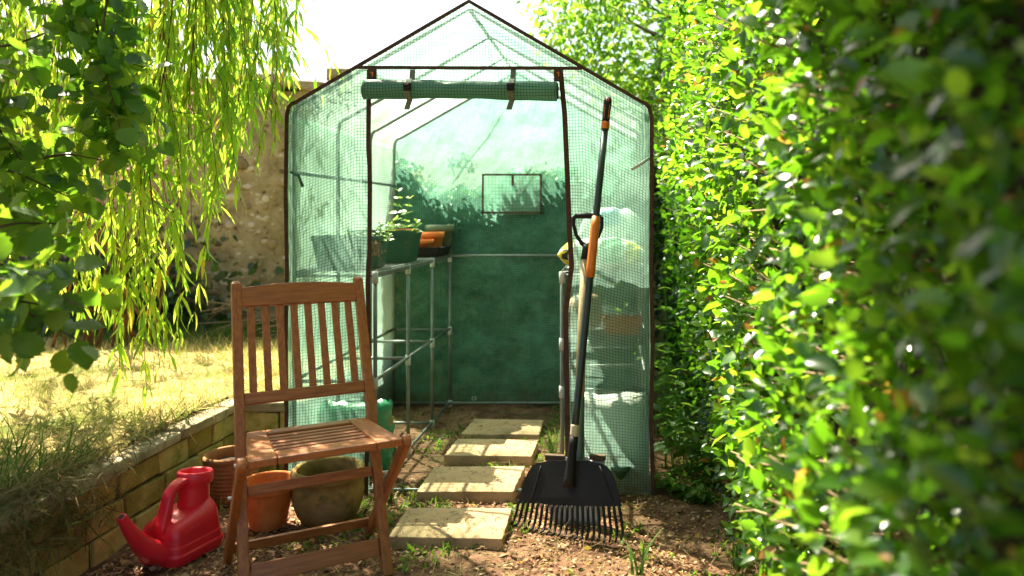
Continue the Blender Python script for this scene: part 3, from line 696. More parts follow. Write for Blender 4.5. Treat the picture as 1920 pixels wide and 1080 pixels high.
# ------------------------------------------------------------------ pots on the ground
def pot(loc, prof_, mat, label, fill, name="terracotta_pot", wob=.006, group=None, sc_=1.0):
    prof_ = [(a * sc_, b_ * sc_) for a, b_ in prof_]; fill = (fill[0] * sc_, fill[1] * sc_)
    t = thing(name, loc, label, "pot", group)
    mb = MB(); mb.lathe(prof_, n=44, wob=wob); part(mb, "pot_body", mat, t, smooth=True)
    if fill:
        r, z = fill; mb = MB(); mb.lathe([(0.001, z + .006), (r * .5, z + .004), (r, z)], n=24); part(mb, "compost", M['compost'], t, smooth=True)
    return t
R = .105
pot((-1.232, 2.745, 0), [(.001, 0), (.066, 0), (.07, .004), (.092, .142), (.093, .146), (.105, .148), (.108, .152), (.108, .186), (.104, .191), (.097, .19), (.094, .184), (.088, .13), (.08, .11)], M['terra'], "small bright orange terracotta pot under the chair seat", (.083, .115), sc_=.87)
pot((-1.04, 2.80, 0), [(.001, 0), (.085, 0), (.096, .006), (.114, .035), (.127, .075), (.132, .11), (.129, .14), (.121, .158), (.130, .163), (.134, .17), (.134, .192), (.128, .202), (.118, .203), (.112, .196), (.110, .15), (.108, .13)], M['terra_old'], "large squat weathered pot with moss, behind the chair legs", (.109, .14), wob=.008, sc_=.95)
pr = [(.001, 0), (.075, 0)]
for k in range(9):
    z = .012 + k * .019; r = .083 + .028 * min(1, k / 6); pr += [(r + .004, z), (r + .004, z + .009), (r, z + .012), (r, z + .017)]
pr += [(.118, .188), (.121, .2), (.115, .212), (.106, .21), (.102, .19), (.1, .15)]
pot((-1.49, 3.0, 0), pr, M['terra_rib'], "ribbed brown pot beside the brick retaining wall", (.1, .165), sc_=.86)

# ------------------------------------------------------------------ watering can
wc = thing("watering_can", (-1.387, 2.60, 0), "red plastic watering can on the ground by the retaining wall", "watering can", rz=math.atan2(-.965, -.26))
# local: +x toward spout, +y = to the camera's right?  (x=(-.28,-.96), y=(.96,-.28))
def rrect(cx_, hy0, hx0, z, r=.03, n=5):
    pts = []
    for (sx, sy, a0) in ((1, 1, 0), (-1, 1, 90), (-1, -1, 180), (1, -1, 270)):
        for k in range(n):
            a = radians(a0 + 90 * k / (n - 1)); pts.append((cx_ + sx * (hx0 - r) + r * cos(a), sy * (hy0 - r) + r * sin(a), z))
    return pts
mb = MB()
S = [(.088, .060, .084, .0), (.088, .080, .101, .004), (.088, .085, .105, .03), (.088, .085, .105, .036), (.089, .081, .101, .04), (.09, .081, .1, .062), (.09, .078, .097, .066), (.091, .078, .096, .094), (.09, .075, .093, .110)]
secs = [rrect(a, b_, c, z, .03) for a, b_, c, z in S]
def tiltsec(xc, hy, hx_, zf_, zb_, r):
    return [(x, y, zf_ + (zb_ - zf_) * np.clip((xc + hx_ - x) / (2 * hx_), 0, 1)) for x, y, _ in rrect(xc, hy, hx_, 0, r)]
secs += [tiltsec(.088, .071, .090, .117, .138, .03), tiltsec(.084, .058, .082, .127, .156, .028), tiltsec(.07, .042, .062, .134, .172, .026)]
mb.loft(secs); part(mb, "body", M['red'], wc, smooth=True, bevel=.003)
mb = MB(); sec = []
for (x, hx_, hy, z) in ((.042, .050, .046, .10), (.040, .049, .046, .16), (.038, .047, .046, .205), (.036, .047, .048, .213), (.034, .052, .054, .219), (.034, .054, .056, .226), (.033, .053, .056, .25), (.033, .050, .053, .2555), (.033, .043, .046, .2555), (.034, .040, .043, .249), (.036, .036, .039, .17)):
    sec.append([(x + hx_ * cos(a), hy * sin(a), z + (.004 if z > .21 else 0) * cos(a)) for a in np.linspace(0, 2 * pi, 32, endpoint=False)])
mb.loft(sec); part(mb, "filler_neck", M['red'], wc, smooth=True)
def sweep(path, wy, hh, name, sq=.6):
    mb = MB(); P = np.array(path, float); T = np.gradient(P, axis=0); T /= np.linalg.norm(T, axis=1)[:, None]; sec = []
    for i, (p, t_) in enumerate(zip(P, T)):
        n_ = np.array([-t_[2], 0, t_[0]]); yv = np.array([0, 1, 0]); a_, b_ = (wy[i], hh[i]); ring = []
        for k in range(16):
            a = 2 * pi * k / 16; ca, sa = cos(a), sin(a); ca = np.sign(ca) * abs(ca) ** sq; sa = np.sign(sa) * abs(sa) ** sq
            ring.append(tuple(p + yv * a_ * ca + n_ * b_ * sa))
        sec.append(ring)
    mb.loft(sec); return part(mb, name, M['red'], wc, smooth=True)
sweep([(.066, 0, .240), (.09, 0, .238), (.115, 0, .231), (.133, 0, .219), (.143, 0, .2), (.15, 0, .175), (.157, 0, .15), (.166, 0, .125), (.176, 0, .105)], [.026, .021, .019, .0185, .0185, .019, .02, .024, .03], [.010, .010, .0105, .0115, .012, .013, .015, .018, .02], "handle", .45)
sweep([(.15, 0, .035), (.19, 0, .05), (.225, 0, .078), (.255, 0, .112), (.28, 0, .148), (.3, 0, .182), (.312, 0, .204), (.3135, 0, .2068), (.3132, 0, .2062), (.306, 0, .194), (.295, 0, .174)], [.066, .052, .036, .0255, .0195, .0155, .0135, .0128, .0095, .0088, .008], [.036, .037, .029, .0225, .018, .0145, .0125, .0118, .0088, .0082, .0075], "spout", .75)

mb = MB(); tp_ = np.array([.3122, 0, .2045]); dv_ = unit((.5, 0, .866)); mb.tube([tp_, tp_ + dv_ * .003], .0092, 14); part(mb, 'nozzle_dark_disc', M['black'], wc)  # black disc stands in for the shaded opening of the spout tip
# ------------------------------------------------------------------ rake
def ray_plane(A, B, C):
    A, B, C = map(lambda q: np.array(q, float), (A, B, C)); n_ = np.cross(B - A, C - A); n_ = unit(n_)
    if n_[1] > 0: n_ = -n_
    def f(x, y):
        d = np.array([(x - CX) / FPX, 1, -(y - CY) / FPX]); o = np.array([0, 0, CH]); return o + d * ((A - o) @ n_) / (d @ n_)
    return f, n_
A0 = (-.362, 2.748, .0); B0 = (.025, 2.60, .0); C0 = px(1143, 183, 3.015)
RP, RN = ray_plane(A0, B0, C0)
rk = thing("leaf_rake", RP(1072, 1000), "black leaf rake with wide tines and orange hand grip, leaning on the greenhouse", "rake")
pa, pb = RP(1070, 912), RP(1143, 186)
def at_y(y):
    lo, hi = 0., 1.
    for _ in range(40):
        m_ = (lo + hi) / 2; p = pa + (pb - pa) * m_
        if CY - FPX * (p[2] - CH) / p[1] > y: lo = m_
        else: hi = m_
    return pa + (pb - pa) * lo + RN * .016
def seg(y0, y1, r0, r1, name, mat, n=12, taper=None):
    mb = MB(); p, q = at_y(y0), at_y(y1); m_ = 7
    r = np.linspace(r0, r1, m_) if taper is None else np.array(taper)
    mb.tube([p + (q - p) * k / (m_ - 1) for k in range(m_)], r, n); return mb.build(name, mat, rk, smooth=True)
seg(872, 244, .0135, .0135, "shaft", M['shaft'])
seg(916, 818, .02, .0165, "ferrule", M['black'], taper=[.022, .0195, .0175, .0165, .016, .016, .0155])
seg(818, 796, .0148, .0148, "paper_band", M['label'])
seg(522, 408, .0165, .0165, "hand_grip", M['orange'], taper=[.0155, .0172, .017, .0168, .0168, .017, .0155])
seg(245, 232, .0165, .0165, "grip_collar", M['orange'])
g_ = seg(232, 184, .0155, .0155, "end_grip", M['black'], taper=[.0155, .015, .0148, .0152, .0158, .0165, .0125])
mb = MB()
for s in (-1, 1): mb.tube([at_y(226) + np.array([s * .008, -.0135, 0]), at_y(200) + np.array([s * .009, -.0135, 0])], .0012, 5)
mb.tube([at_y(191) + np.array([.004 * cos(a), -.0165, .006 * sin(a)]) for a in np.linspace(0, 2 * pi, 13)], .0016, 5); mb.build("grip_inlay", M['orange'], g_)
# head plate outline (pixels)
outl = [(1006, 868), (1030, 864), (1070, 862), (1100, 864), (1120, 868), (1136, 878), (1145, 896), (1153, 925), (1160, 950), (1164, 975)]
bot_r = (1164, 975)
topc = np.array([(972, 938), (988, 942), (1010, 944), (1040, 948), (1075, 950), (1110, 950), (1140, 950), (1160, 950)], float)
left = [(972, 938), (976, 920), (983, 900), (991, 882), (998, 872)]
ring_px = left + outl[:-1] + [tuple(p) for p in topc[::-1][1:-1]]
mb = MB(); f0 = []; f1 = []
def bow(x, y): return RN * (.018 * ((x - 1068) / 100.0) ** 2 * -1 + .012 * max(0, (935 - y) / 70) * -1)
P0 = [RP(x, y) + bow(x, y) for x, y in ring_px]
# fill as strips: rows between left and right edges
rows = []
for y in np.linspace(863.5, 950, 16):
    xl = np.interp(y, [863.5, 866, 870, 876, 886, 900, 925, 950], [1030, 1012, 1000, 993, 986, 980, 972, 964]); xr = np.interp(y, [863.5, 866, 870, 876, 886, 900, 925, 950], [1098, 1116, 1128, 1136, 1143, 1149, 1157, 1163])
    rows.append([(x, y - .0 - (0 if y < 949 else np.interp(x, [966, 1000, 1040, 1160], [12, 7, 2, 0]))) for x in np.linspace(xl, xr, 22)])
V = []; nR, nC = len(rows), 22
for layer in (0, 1):
    for r_ in rows:
        for (x, y) in r_: V.append(RP(x, y) + bow(x, y) + RN * (.004 if layer == 0 else -.001))
F = []
for i in range(nR - 1):
    for j in range(nC - 1):
        a = i * nC + j; F.append((a, a + nC, a + nC + 1, a + 1)); b_ = a + nR * nC; F.append((b_, b_ + 1, b_ + nC + 1, b_ + nC))
per = [(0, j) for j in range(nC)] + [(i, nC - 1) for i in range(1, nR)] + [(nR - 1, j) for j in range(nC - 2, -1, -1)] + [(i, 0) for i in range(nR - 2, 0, -1)]
for k in range(len(per)):
    a = per[k][0] * nC + per[k][1]; q = per[(k + 1) % len(per)]; b_ = q[0] * nC + q[1]; F.append((a, b_, b_ + nR * nC, a + nR * nC))
mb.add(V, F); hd = mb.build("rake_head", M['black'], rk, smooth=False, bevel=.001)
for x0, x1 in ((1012, 996), (1122, 1148)):
    mb = MB(); mb.tube([RP(lerp(x0, x1, q), lerp(874, 938, q)) + bow(lerp(x0, x1, q), lerp(874, 938, q)) + RN * .004 for q in np.linspace(0, 1, 6)], .003, 6); mb.build("head_rib", M['black'], hd, smooth=True)
nt_ = 21
for k in range(nt_):
    q = k / (nt_ - 1); xt = lerp(970, 1158, q); yt_ = np.interp(xt, [966, 1000, 1040, 1160], [937, 942, 947, 949]); xb_ = lerp(956, 1168, q)
    yb_ = np.interp(q, [0, .3, .6, .8, 1], [990, 1004, 1019, 1020, 1012])
    pth = []
    for s in np.linspace(0, 1, 7):
        x = lerp(xt, xb_, s) ; y = lerp(yt_, yb_, s)
        p = RP(x, y) + bow(x, y) + RN * (.001 + .03 * max(0, s - .55) ** 2 / .2)
        pth.append(p)
    pth = np.array(pth); sh = max(0.0, .004 - pth[-1][2]) ; pth[-1][2] += sh
    mb = MB(); mb.tube(pth + rng.normal(0, .0008, pth.shape) * np.linspace(0, 1, 7)[:, None], [.0052, .0052, .0051, .005, .0049, .0046, .0036], 6); mb.build("tine", M['black'], rk, smooth=True)

# ------------------------------------------------------------------ spade
SP, SN = ray_plane((-.36, 2.80, 0), (.05, 2.78, 0), px(1100, 402, 3.015))
sp = thing("garden_spade", SP(1080, 985), "wooden garden spade with black D handle behind the rake", "spade")
off = SN * -.012
mb = MB(); mb.tube([SP(1097, 480) + off, SP(1090, 640) + off, SP(1086, 760) + off], [.0165, .0175, .018], 12); mb.build("shaft", M['ash'], sp, smooth=True)
mb = MB(); mb.tube([SP(1086, 745) + off, SP(1085, 800) + off, SP(1084, 862) + off, SP(1083, 905) + off], [.0195, .02, .023, .012], 12); mb.build("socket", M['pipe'], sp, smooth=True)
loop = [(1099, 462), (1090, 455), (1080, 440), (1075, 420), (1075, 408), (1080, 404), (1100, 403), (1122, 404), (1128, 408), (1128, 425), (1121, 443), (1110, 455), (1099, 462)]
mb = MB(); mb.tube([SP(x, y) + off for x, y in loop], [.011, .0085, .0075, .0075, .0085, .0105, .0125, .0105, .0085, .0075, .0075, .0085, .011], 10, ref=tuple(SN)); mb.tube([SP(1099, 458) + off, SP(1097, 486) + off], [.014, .0185], 12); mb.build("d_handle", M['black'], sp, smooth=True)
mb = MB(); rows = []
for y, x0, x1 in ((858, 1024, 1134), (900, 1026, 1133), (945, 1028, 1131), (975, 1032, 1127), (990, 1042, 1117)):
    rows.append([SP(x, y) + SN * (-.010 - .02 * (1 - ((x - 1079) / 56) ** 2) + .01) for x in np.linspace(x0, x1, 11)])
V = [p for r_ in rows for p in r_]; mb.add(V, [(i * 11 + j, i * 11 + 11 + j, i * 11 + 12 + j, i * 11 + 1 + j) for i in range(4) for j in range(10)]); mb.build("blade", M['steel'], sp, smooth=True, solid=.003)
for x0, x1 in ((1022, 1060), (1105, 1136)):
    a, b_ = SP(x0, 856), SP(x1, 858); mb = MB(); mb.beam(a, b_, .02, .022, side=(0, 0, 1)); mb.build("tread", M['rusty'], sp, bevel=.004)

# ------------------------------------------------------------------ things on the shelves
def trough(loc, L, W, Hh, mat, label, rz=0, fill=.02):
    t = thing("planter_trough", loc, label, "planter", rz=rz)
    mb = MB()
    def rr(hx, hy, z): return rrect(0, hy, hx, z, .012, 4)
    mb.loft([rr(L * .42, W * .38, 0), rr(L * .43, W * .39, .006), rr(L * .49, W * .47, Hh - .02), rr(L * .5, W * .5, Hh - .018), rr(L * .5, W * .5, Hh), rr(L * .485, W * .47, Hh), rr(L * .47, W * .45, Hh - .03)], cap=False)
    mb.f.append(tuple(range(len(rr(1, 1, 0))))[::-1]); part(mb, "trough", mat, t, bevel=.0)
    mb = MB(); mb.loft([rr(L * .47, W * .45, Hh - fill - .004), rr(L * .468, W * .448, Hh - fill)]); part(mb, "compost", M['compost'], t)
    return t
trough((-1.113, 3.26, SH + .016), .285, .17, .135, M['trough_pale'], "pale faded green trough nearest the front panel on the shelf")
trough((-1.09, 3.68, SH + .016), .30, .19, .148, M['trough'], "dark green trough holding the tall herb on the shelf")
def smallpot(loc, r, h, mat, label, name="plastic_pot"):
    return pot(loc, [(.001, 0), (r * .72, 0), (r * .74, .003), (r * .92, h * .74), (r * 1.0, h * .75), (r * 1.02, h), (r * .95, h), (r * .92, h * .8), (r * .86, h * .6)], mat, label, (r * .88, h * .8), name=name, wob=0)
t = thing("seed_tray", (-1.07, 4.2, SH + .016), "black seed tray at the back of the shelf holding pots", "tray")
mb = MB(); mb.loft([rrect(0, .13, .135, 0, .015, 4), rrect(0, .145, .152, .05, .015, 4), rrect(0, .15, .158, .052, .015, 4), rrect(0, .142, .15, .052, .015, 4), rrect(0, .128, .133, .004, .015, 4)]); part(mb, "tray", M['black'], t)
smallpot((-1.03, 4.12, SH + .021), .058, .085, M['terra'], "short orange pot standing at the front of the seed tray", "terracotta_pot")
smallpot((-1.005, 4.235, SH + .021), .066, .122, M['terra'], "taller orange pot behind the short one in the seed tray", "terracotta_pot")
smallpot((-1.0, 4.40, SH + .016), .08, .165, M['olive_pot'], "olive green plastic pot at the far end of the shelf")
smallpot((-1.07, 3.86, SH + .016), .075, .15, M['terra'], "orange pot half hidden behind the dark green trough", "terracotta_pot")

def herb(loc, stems, label, lmat, name="potted_herb", ls=.05):
    t = thing(name, loc, label, "plant"); mb = MB(); sets = []
    for (dx, dy, h, lean, pairs) in stems:
        pth = [np.array([dx + lean * s * s * h, dy, h * s]) for s in np.linspace(0, 1, 8)]; mb.tube(pth, np.linspace(.0028, .0012, 8), 5)
        for k in range(pairs):
            s = .2 + .8 * k / max(1, pairs - 1); p = np.array([dx + lean * s * s * h, dy, h * s]); a = k * 1.45 + rng.uniform(-.3, .3); l = ls * (1.15 - .55 * s) * rng.uniform(.85, 1.15)
            for sg in (0, pi):
                d = np.array([[cos(a + sg), sin(a + sg), rng.uniform(-.15, .5) + .5 * (s > .9)]]); sets.append(leafset(p[None], d, np.array([[rng.normal(0, .4), -.55 + rng.normal(0, .4), .8]]), l, l * .62, 'oval'))
    part(mb, "stem", M['weed'], t); o = fast("foliage", *join(sets), lmat); o.parent = t; return t
herb((-1.035, 3.66, SH + .14), [(.0, 0, .21, .05, 6), (.03, .02, .175, .16, 5), (.085, -.02, .06, .3, 4), (-.03, .02, .05, -.2, 4), (-.01, -.03, .03, .1, 3)], "tall sunlit herb with paired leaves growing in the dark green trough", M['mint'])
herb((-1.03, 3.25, SH + .125), [(.03, .02, .075, .1, 6), (.06, 0, .045, .3, 5), (.0, 0, .05, -.2, 5), (-.04, .02, .04, -.3, 4), (.08, -.03, .03, .3, 4), (-.09, .0, .05, 0, 5)], "low bright green seedlings in the pale faded trough", M['mint'], "seedling_clump", .03)
t = thing("dried_flower_head", (-.985, 3.165, SH + .09), "dried brown flower head drooping over the rim of the pale trough", "flower")
mb = MB()
for k in range(26):
    a = rng.normal(0, 1, 3) * np.array([.02, .008, .016]); mb.tube([(0, .01, .045), (a[0] * .5, a[1], .03), a + np.array([0, -.01, -.005])], .0008, 4); mb.tube([a + np.array([0, -.01, -.005]), a + np.array([0, -.012, -.01])], [.004, .002], 5)
part(mb, "umbel", M['dry'], t)

def sack(name, loc, dims, mat, label, rz=0, seed=0, upright=False, extra=()):
    """a stuffed plastic sack: cushion with crimped ends; extra=[(name, mat, (u0,u1,v0,v1))] printed areas on the skin"""
    t = thing(name, loc, label, "sack", rz=rz); n, m_ = 40, 28
    def skin(u, v, off=0.0):
        a = v * 2 * pi; e = np.clip(1 - np.abs(u * 2 - 1) ** (7 if upright else 3.2), 0.02, 1) ** .6
        L, W, Hh = dims
        c, s = np.cos(a), np.sin(a); c = np.sign(c) * np.abs(c) ** .75; s = np.sign(s) * np.abs(s) ** .8
        wr = 1 + .09 * vnoise(u * 3, c, s, 3.0, seed) + .04 * vnoise(u * 6, c * 2, s * 2, 4, seed + 1)
        y = c * W / 2 * ((.86 + .14 * e) if upright else (.6 + .4 * e)) * wr; z = s * Hh / 2 * e * wr; x = (u - .5) * L + (.016 * u if upright else .006) * vnoise(u, c * 3, s * 3, 3, seed + 2)
        z = np.maximum(z, -Hh * .44)
        if off: 
            y = y * (1 + off / W * 2); z = z * (1 + off / Hh * 2)
        return (z, y, x) if upright else (x, y, z + Hh * .44)
    def sheetm(u0, u1, v0, v1, nu, nv, off):
        u, v = np.meshgrid(np.linspace(u0, u1, nu), np.linspace(v0, v1, nv)); P = skin(u, v, off)
        V = np.stack([p.ravel() for p in P], 1); i = (np.arange(nv - 1)[:, None] * nu + np.arange(nu - 1)[None, :]).ravel()
        return V, np.zeros((0, 3), int), np.stack([i, i + 1, i + nu + 1, i + nu], 1)
    if upright: pass
    o = fast("sack_body", *sheetm(0, 1, 0, 1, n, m_, 0), mat); o.parent = t
    if upright: o.location = (0, 0, dims[0] / 2)
    for (nm, mt, q) in extra:
        e = fast(nm, *sheetm(*q, 16, 12, .003), mt); e.parent = t
        if upright: e.location = (0, 0, dims[0] / 2)
    return t
# v: .75 faces down, .5 faces -y (towards the door), .25 up
sack("compost_sack", (-1.10, 3.28, .0), (.315, .31, .12), M['sack_green'], "green glossy compost sack standing under the shelf", rz=radians(-90), seed=3, upright=True, extra=[("printed_patch", M['sack_tan'], (.06, .35, .80, .97))])
sack("fertiliser_sack", (-.055, 3.22, SH + .014), (.36, .2, .135), M['sack_white'], "white sack with yellow crimped end lying on the shelf", seed=5, extra=[("yellow_end", M['sack_yellow'], (.0, .2, .0, 1)), ("green_print", M['print_green'], (.5, .72, .28, .55)), ("yellow_print", M['sack_yellow'], (.78, .93, .3, .58)), ("black_print", M['print_black'], (.06, .13, .42, .55))])
sack("plastic_sack", (-.015, 3.40, SH + .014), (.3, .2, .27), M['sack_clear'], "pale crumpled plastic sack behind the yellow ended sack", seed=8, extra=[("blue_print", M['blue'], (.3, .6, .32, .44))])
sack("paper_sack", (-.13, 3.26, .62), (.17, .13, .16), M['sack_tan'], "crumpled tan sack on the lower shelf beside the orange tray", rz=1.2, seed=11)
t = thing("terracotta_trough", (.03, 3.2, .615), "small orange trough on the lower shelf behind the mesh", "planter")
mb = MB(); mb.loft([rrect(0, .055, .07, 0, .01, 4), rrect(0, .06, .076, .05, .01, 4), rrect(0, .066, .084, .051, .01, 4), rrect(0, .066, .084, .066, .01, 4), rrect(0, .058, .074, .066, .01, 4), rrect(0, .055, .07, .03, .01, 4)]); part(mb, "trough", M['terra'], t)
sack("potting_sack", (-.02, 3.25, 0.0), (.36, .3, .2), M['sack_white'], "white sack with yellow and green print standing low behind the mesh", rz=radians(-90), seed=15, upright=True, extra=[("yellow_print", M['sack_yellow'], (.05, .3, .86, .97)), ("green_print", M['print_green'], (.3, .42, .7, .8))])
t = pot((.02, 3.105, 0.0), [(.001, 0), (.042, 0), (.044, .003), (.056, .085), (.062, .086), (.063, .11), (.057, .11), (.05, .07)], M['trough'], "small dark green pot on the ground behind the mesh", (.05, .075), name="plastic_pot", wob=0)

# ------------------------------------------------------------------ vegetation
def foliage_tubes(paths, name, mat, parent, n=5):
    mb = MB()
    for P, r in paths: mb.tube(P, r, n)
    return mb.build(name, mat, parent, smooth=True)
# ---- hedge
hg = thing("hedge", (.75, 2.5, 0), "tall glossy leaved hedge along the side of the greenhouse", "hedge")
def hx(Y, Z):
    return .43 - .10 * np.sin(np.clip(Z, 0, 2.6) / 2.6 * pi) + .05 * vnoise(Y * 1.2, Z, 0, 3.2, 21) + .034 * vnoise(Y, Z, 0, 12, 22) + .02 * vnoise(Y, Z, 0, 27, 23) + .03 * np.clip(1.2 - Y, 0, 1) - .05 * np.clip(Y - 3.4, 0, 1)
n = 50000
Y = .55 + 5.2 * rng.uniform(0, 1, n) ** 1.15; Z = rng.uniform(.02, 3.0, n)
dep = rng.exponential(.075, n) + np.where(rng.uniform(0, 1, n) < .25, rng.uniform(0, .25, n), 0)
keep = (vnoise(Y * 1.3, Z * 1.3, 0, 7, 31) > -.3) | (dep > .12)
keep &= (Z > .25) | (rng.uniform(0, 1, n) < .45)
Y, Z, dep = Y[keep], Z[keep], dep[keep]; n = len(Y)
P = np.stack([hx(Y, Z) + dep - .03, Y, Z], 1)
D = rdir(n, (-.55, -.05, .25), .75); N = rdir(n, (-.35, -.1, .8), .55)
L = rng.uniform(.022, .05, n) * np.where(rng.uniform(0, 1, n) < .18, 1.35, 1)
fast("foliage", *leafset(P, D, N, L, L * rng.uniform(.42, .66, n), 'oval'), M['hedge'], hg)
sh = []
for k in range(560):
    y = 1.25 + 4.3 * rng.uniform(0, 1) ** 1.2; z = rng.uniform(.1, 2.9); x = float(hx(y, z)); a = np.array([x + .28, y + rng.normal(0, .1), z - rng.uniform(.0, .2)]); b_ = np.array([x - rng.uniform(-.05, .05), y, z])
    sh.append(([a, (a + b_) / 2 + rng.normal(0, .02, 3), b_], [.005, .0035, .0015]))
foliage_tubes(sh, "twig", M['dry'], hg)
tk = []
for y in np.arange(.7, 5.8, .38):
    x = .85 + rng.normal(0, .06); tk.append(([(x, y, -.02), (x + rng.normal(0, .05), y + rng.normal(0, .08), .9), (x + rng.normal(0, .1), y + rng.normal(0, .1), 2.2)], [.03, .022, .01]))
foliage_tubes(tk, "trunk", M['bark'], hg, 8)
# dark solid core added inside the hedge to stop light leaking through
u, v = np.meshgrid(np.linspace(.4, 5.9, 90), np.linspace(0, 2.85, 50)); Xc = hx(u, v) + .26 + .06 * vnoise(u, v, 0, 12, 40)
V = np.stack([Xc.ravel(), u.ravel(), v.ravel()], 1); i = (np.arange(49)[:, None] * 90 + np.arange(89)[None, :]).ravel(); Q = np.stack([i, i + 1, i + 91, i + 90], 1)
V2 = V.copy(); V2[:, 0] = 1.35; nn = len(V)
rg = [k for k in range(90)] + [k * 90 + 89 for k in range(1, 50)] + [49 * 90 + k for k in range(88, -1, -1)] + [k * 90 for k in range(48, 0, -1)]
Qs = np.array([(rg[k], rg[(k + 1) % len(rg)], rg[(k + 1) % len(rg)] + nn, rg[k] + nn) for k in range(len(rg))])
fast("dark_core", np.concatenate([V, V2]), np.zeros((0, 3), int), np.concatenate([Q, Q[:, ::-1] + nn, Qs]), M['hedgecore'], hg)

# ---- tree behind the greenhouse
tr = thing("garden_tree", (.75, 5.9, 0), "bright green leafy tree rising behind the greenhouse roof and hedge", "tree")
foliage_tubes([([(.75, 5.9, -.05), (.72, 5.85, 1.2), (.6, 5.7, 2.3), (.45, 5.6, 3.2)], [.07, .055, .04, .02])], "trunk", M['bark'], tr, 10)
paths = []; cl = []
for k in range(120):
    a = rng.uniform(0, 2 * pi); r = rng.uniform(.2, 1.0) ** .6; x = .62 + 1.05 * r * cos(a); y = 5.6 + .75 * r * sin(a); z = rng.uniform(1.75, 3.5)
    if x < -.05 and z < 1.98 + (-.05 - x) * .55: continue
    if x < -.3 - .25 * vnoise(y, z, 0, 3, 5): continue
    o_ = np.array([.6, 5.7, z - .35]); e = np.array([x, y, z]); paths.append(([o_, (o_ + e) / 2 + np.array([0, 0, .04]), e], [.012, .007, .003])); cl.append(e)
for x, y in ((1050, 20), (1035, 45), (1060, 62), (1080, 40), (1075, 90), (1100, 75), (1110, 110), (1090, 15), (1120, 40), (1130, 130), (1150, 150), (1170, 140), (1190, 165)): cl.append(px(x, y, 5.5 + rng.normal(0, .15)))
foliage_tubes(paths, "limb", M['bark'], tr)
cl = np.array(cl); sets = []
for c in cl:
    m_ = 95; P = c + rng.normal(0, .13, (m_, 3)); sets.append(leafset(P, rdir(m_, (-.1, 0, -.25), .8), rdir(m_, (0, -.2, .9), .6), rng.uniform(.045, .075, m_), rng.uniform(.022, .036, m_), 'oval'))
fast("foliage", *join(sets), M['treeleaf'], tr)

# ---- weeping willow
wl = thing("weeping_willow", (-4.3, 3.6, .3), "weeping willow with yellow green trailing strands over the lawn", "tree")
foliage_tubes([([(-4.3, 3.6, .25), (-4.25, 3.6, 1.4), (-3.9, 3.5, 2.6), (-3.2, 3.3, 3.4), (-2.2, 3.1, 3.6), (-1.2, 2.6, 3.7)], [.16, .13, .11, .08, .055, .03]), ([(-3.9, 3.5, 2.6), (-3.2, 2.6, 3.3), (-2.0, 1.8, 3.5), (-.6, 1.2, 3.5)], [.08, .06, .045, .02]), ([(-4.0, 3.5, 2.3), (-3.4, 4.0, 3.2), (-2.4, 4.0, 3.5)], [.07, .05, .03])], "trunk", M['bark'], wl, 10)
sets = []; paths = []
def strand(path, lw=1.0, dens=.029, end=1.0, tipthin=True, leafL=(.075, .125)):
    P = np.array(path, float)
    # smooth resample
    tt = np.linspace(0, 1, len(P)); m_ = 30; ts = np.linspace(0, 1, m_); Q = np.stack([np.interp(ts, tt, P[:, k]) for k in range(3)], 1)
    ker = np.array([.25, .5, .25])
    for _ in range(6): Q[1:-1] = .25 * Q[:-2] + .5 * Q[1:-1] + .25 * Q[2:]
    ln = np.linalg.norm(np.diff(Q, axis=0), axis=1).sum(); paths.append((Q, np.linspace(.0042, .0012, m_) * lw))
    n_ = int(ln / dens); s = np.sort(rng.uniform(.02, 1, n_)); i = np.clip((s * (m_ - 1)).astype(int), 0, m_ - 2); p = Q[i] + (Q[i + 1] - Q[i]) * (s * (m_ - 1) - i)[:, None]
    T = Q[i + 1] - Q[i]; T /= np.linalg.norm(T, axis=1)[:, None]
    a = np.arange(n_) * 2.4 + rng.uniform(0, 6.28); side = np.stack([np.cos(a), np.sin(a), np.zeros(n_)], 1)
    D = T * rng.uniform(.6, 1.1, n_)[:, None] + side * rng.uniform(.35, .8, n_)[:, None] + np.array([0, 0, -.25]) + rng.normal(0, .12, (n_, 3))
    Nn = side + rng.normal(0, .5, (n_, 3)) + np.array([0, 0, .3])
    l = rng.uniform(*leafL, n_); sets.append(leafset(p, D, Nn, l, l * rng.uniform(.11, .17, n_), 'lance'))
    return Q
def hang(xp, yp, d, sway=.12, side=2, **k):
    e = px(xp, yp, d); top = e + np.array([rng.normal(-.05, sway), rng.normal(.0, .15), 0]); top[2] = 3.2 + rng.uniform(-.2, .3)
    mid = (e + top) / 2 + np.array([rng.normal(0, .06), rng.normal(0, .05), 0]); q3 = e * .75 + top * .25 + np.array([rng.normal(0, .04), rng.normal(0, .03), 0])
    Q = strand([top, mid, q3, e], **k)
    for j in range(side):
        i = rng.integers(10, 26); b_ = Q[i]; L = rng.uniform(.15, .4); dr = np.array([rng.normal(0, .5), rng.normal(0, .4), -1.0]); dr = unit(dr); e2 = b_ + dr * L
        if e2[2] < .4: continue
        strand([b_, b_ + dr * L * .4 + np.array([dr[0] * .05, 0, .03]), e2], lw=.5)
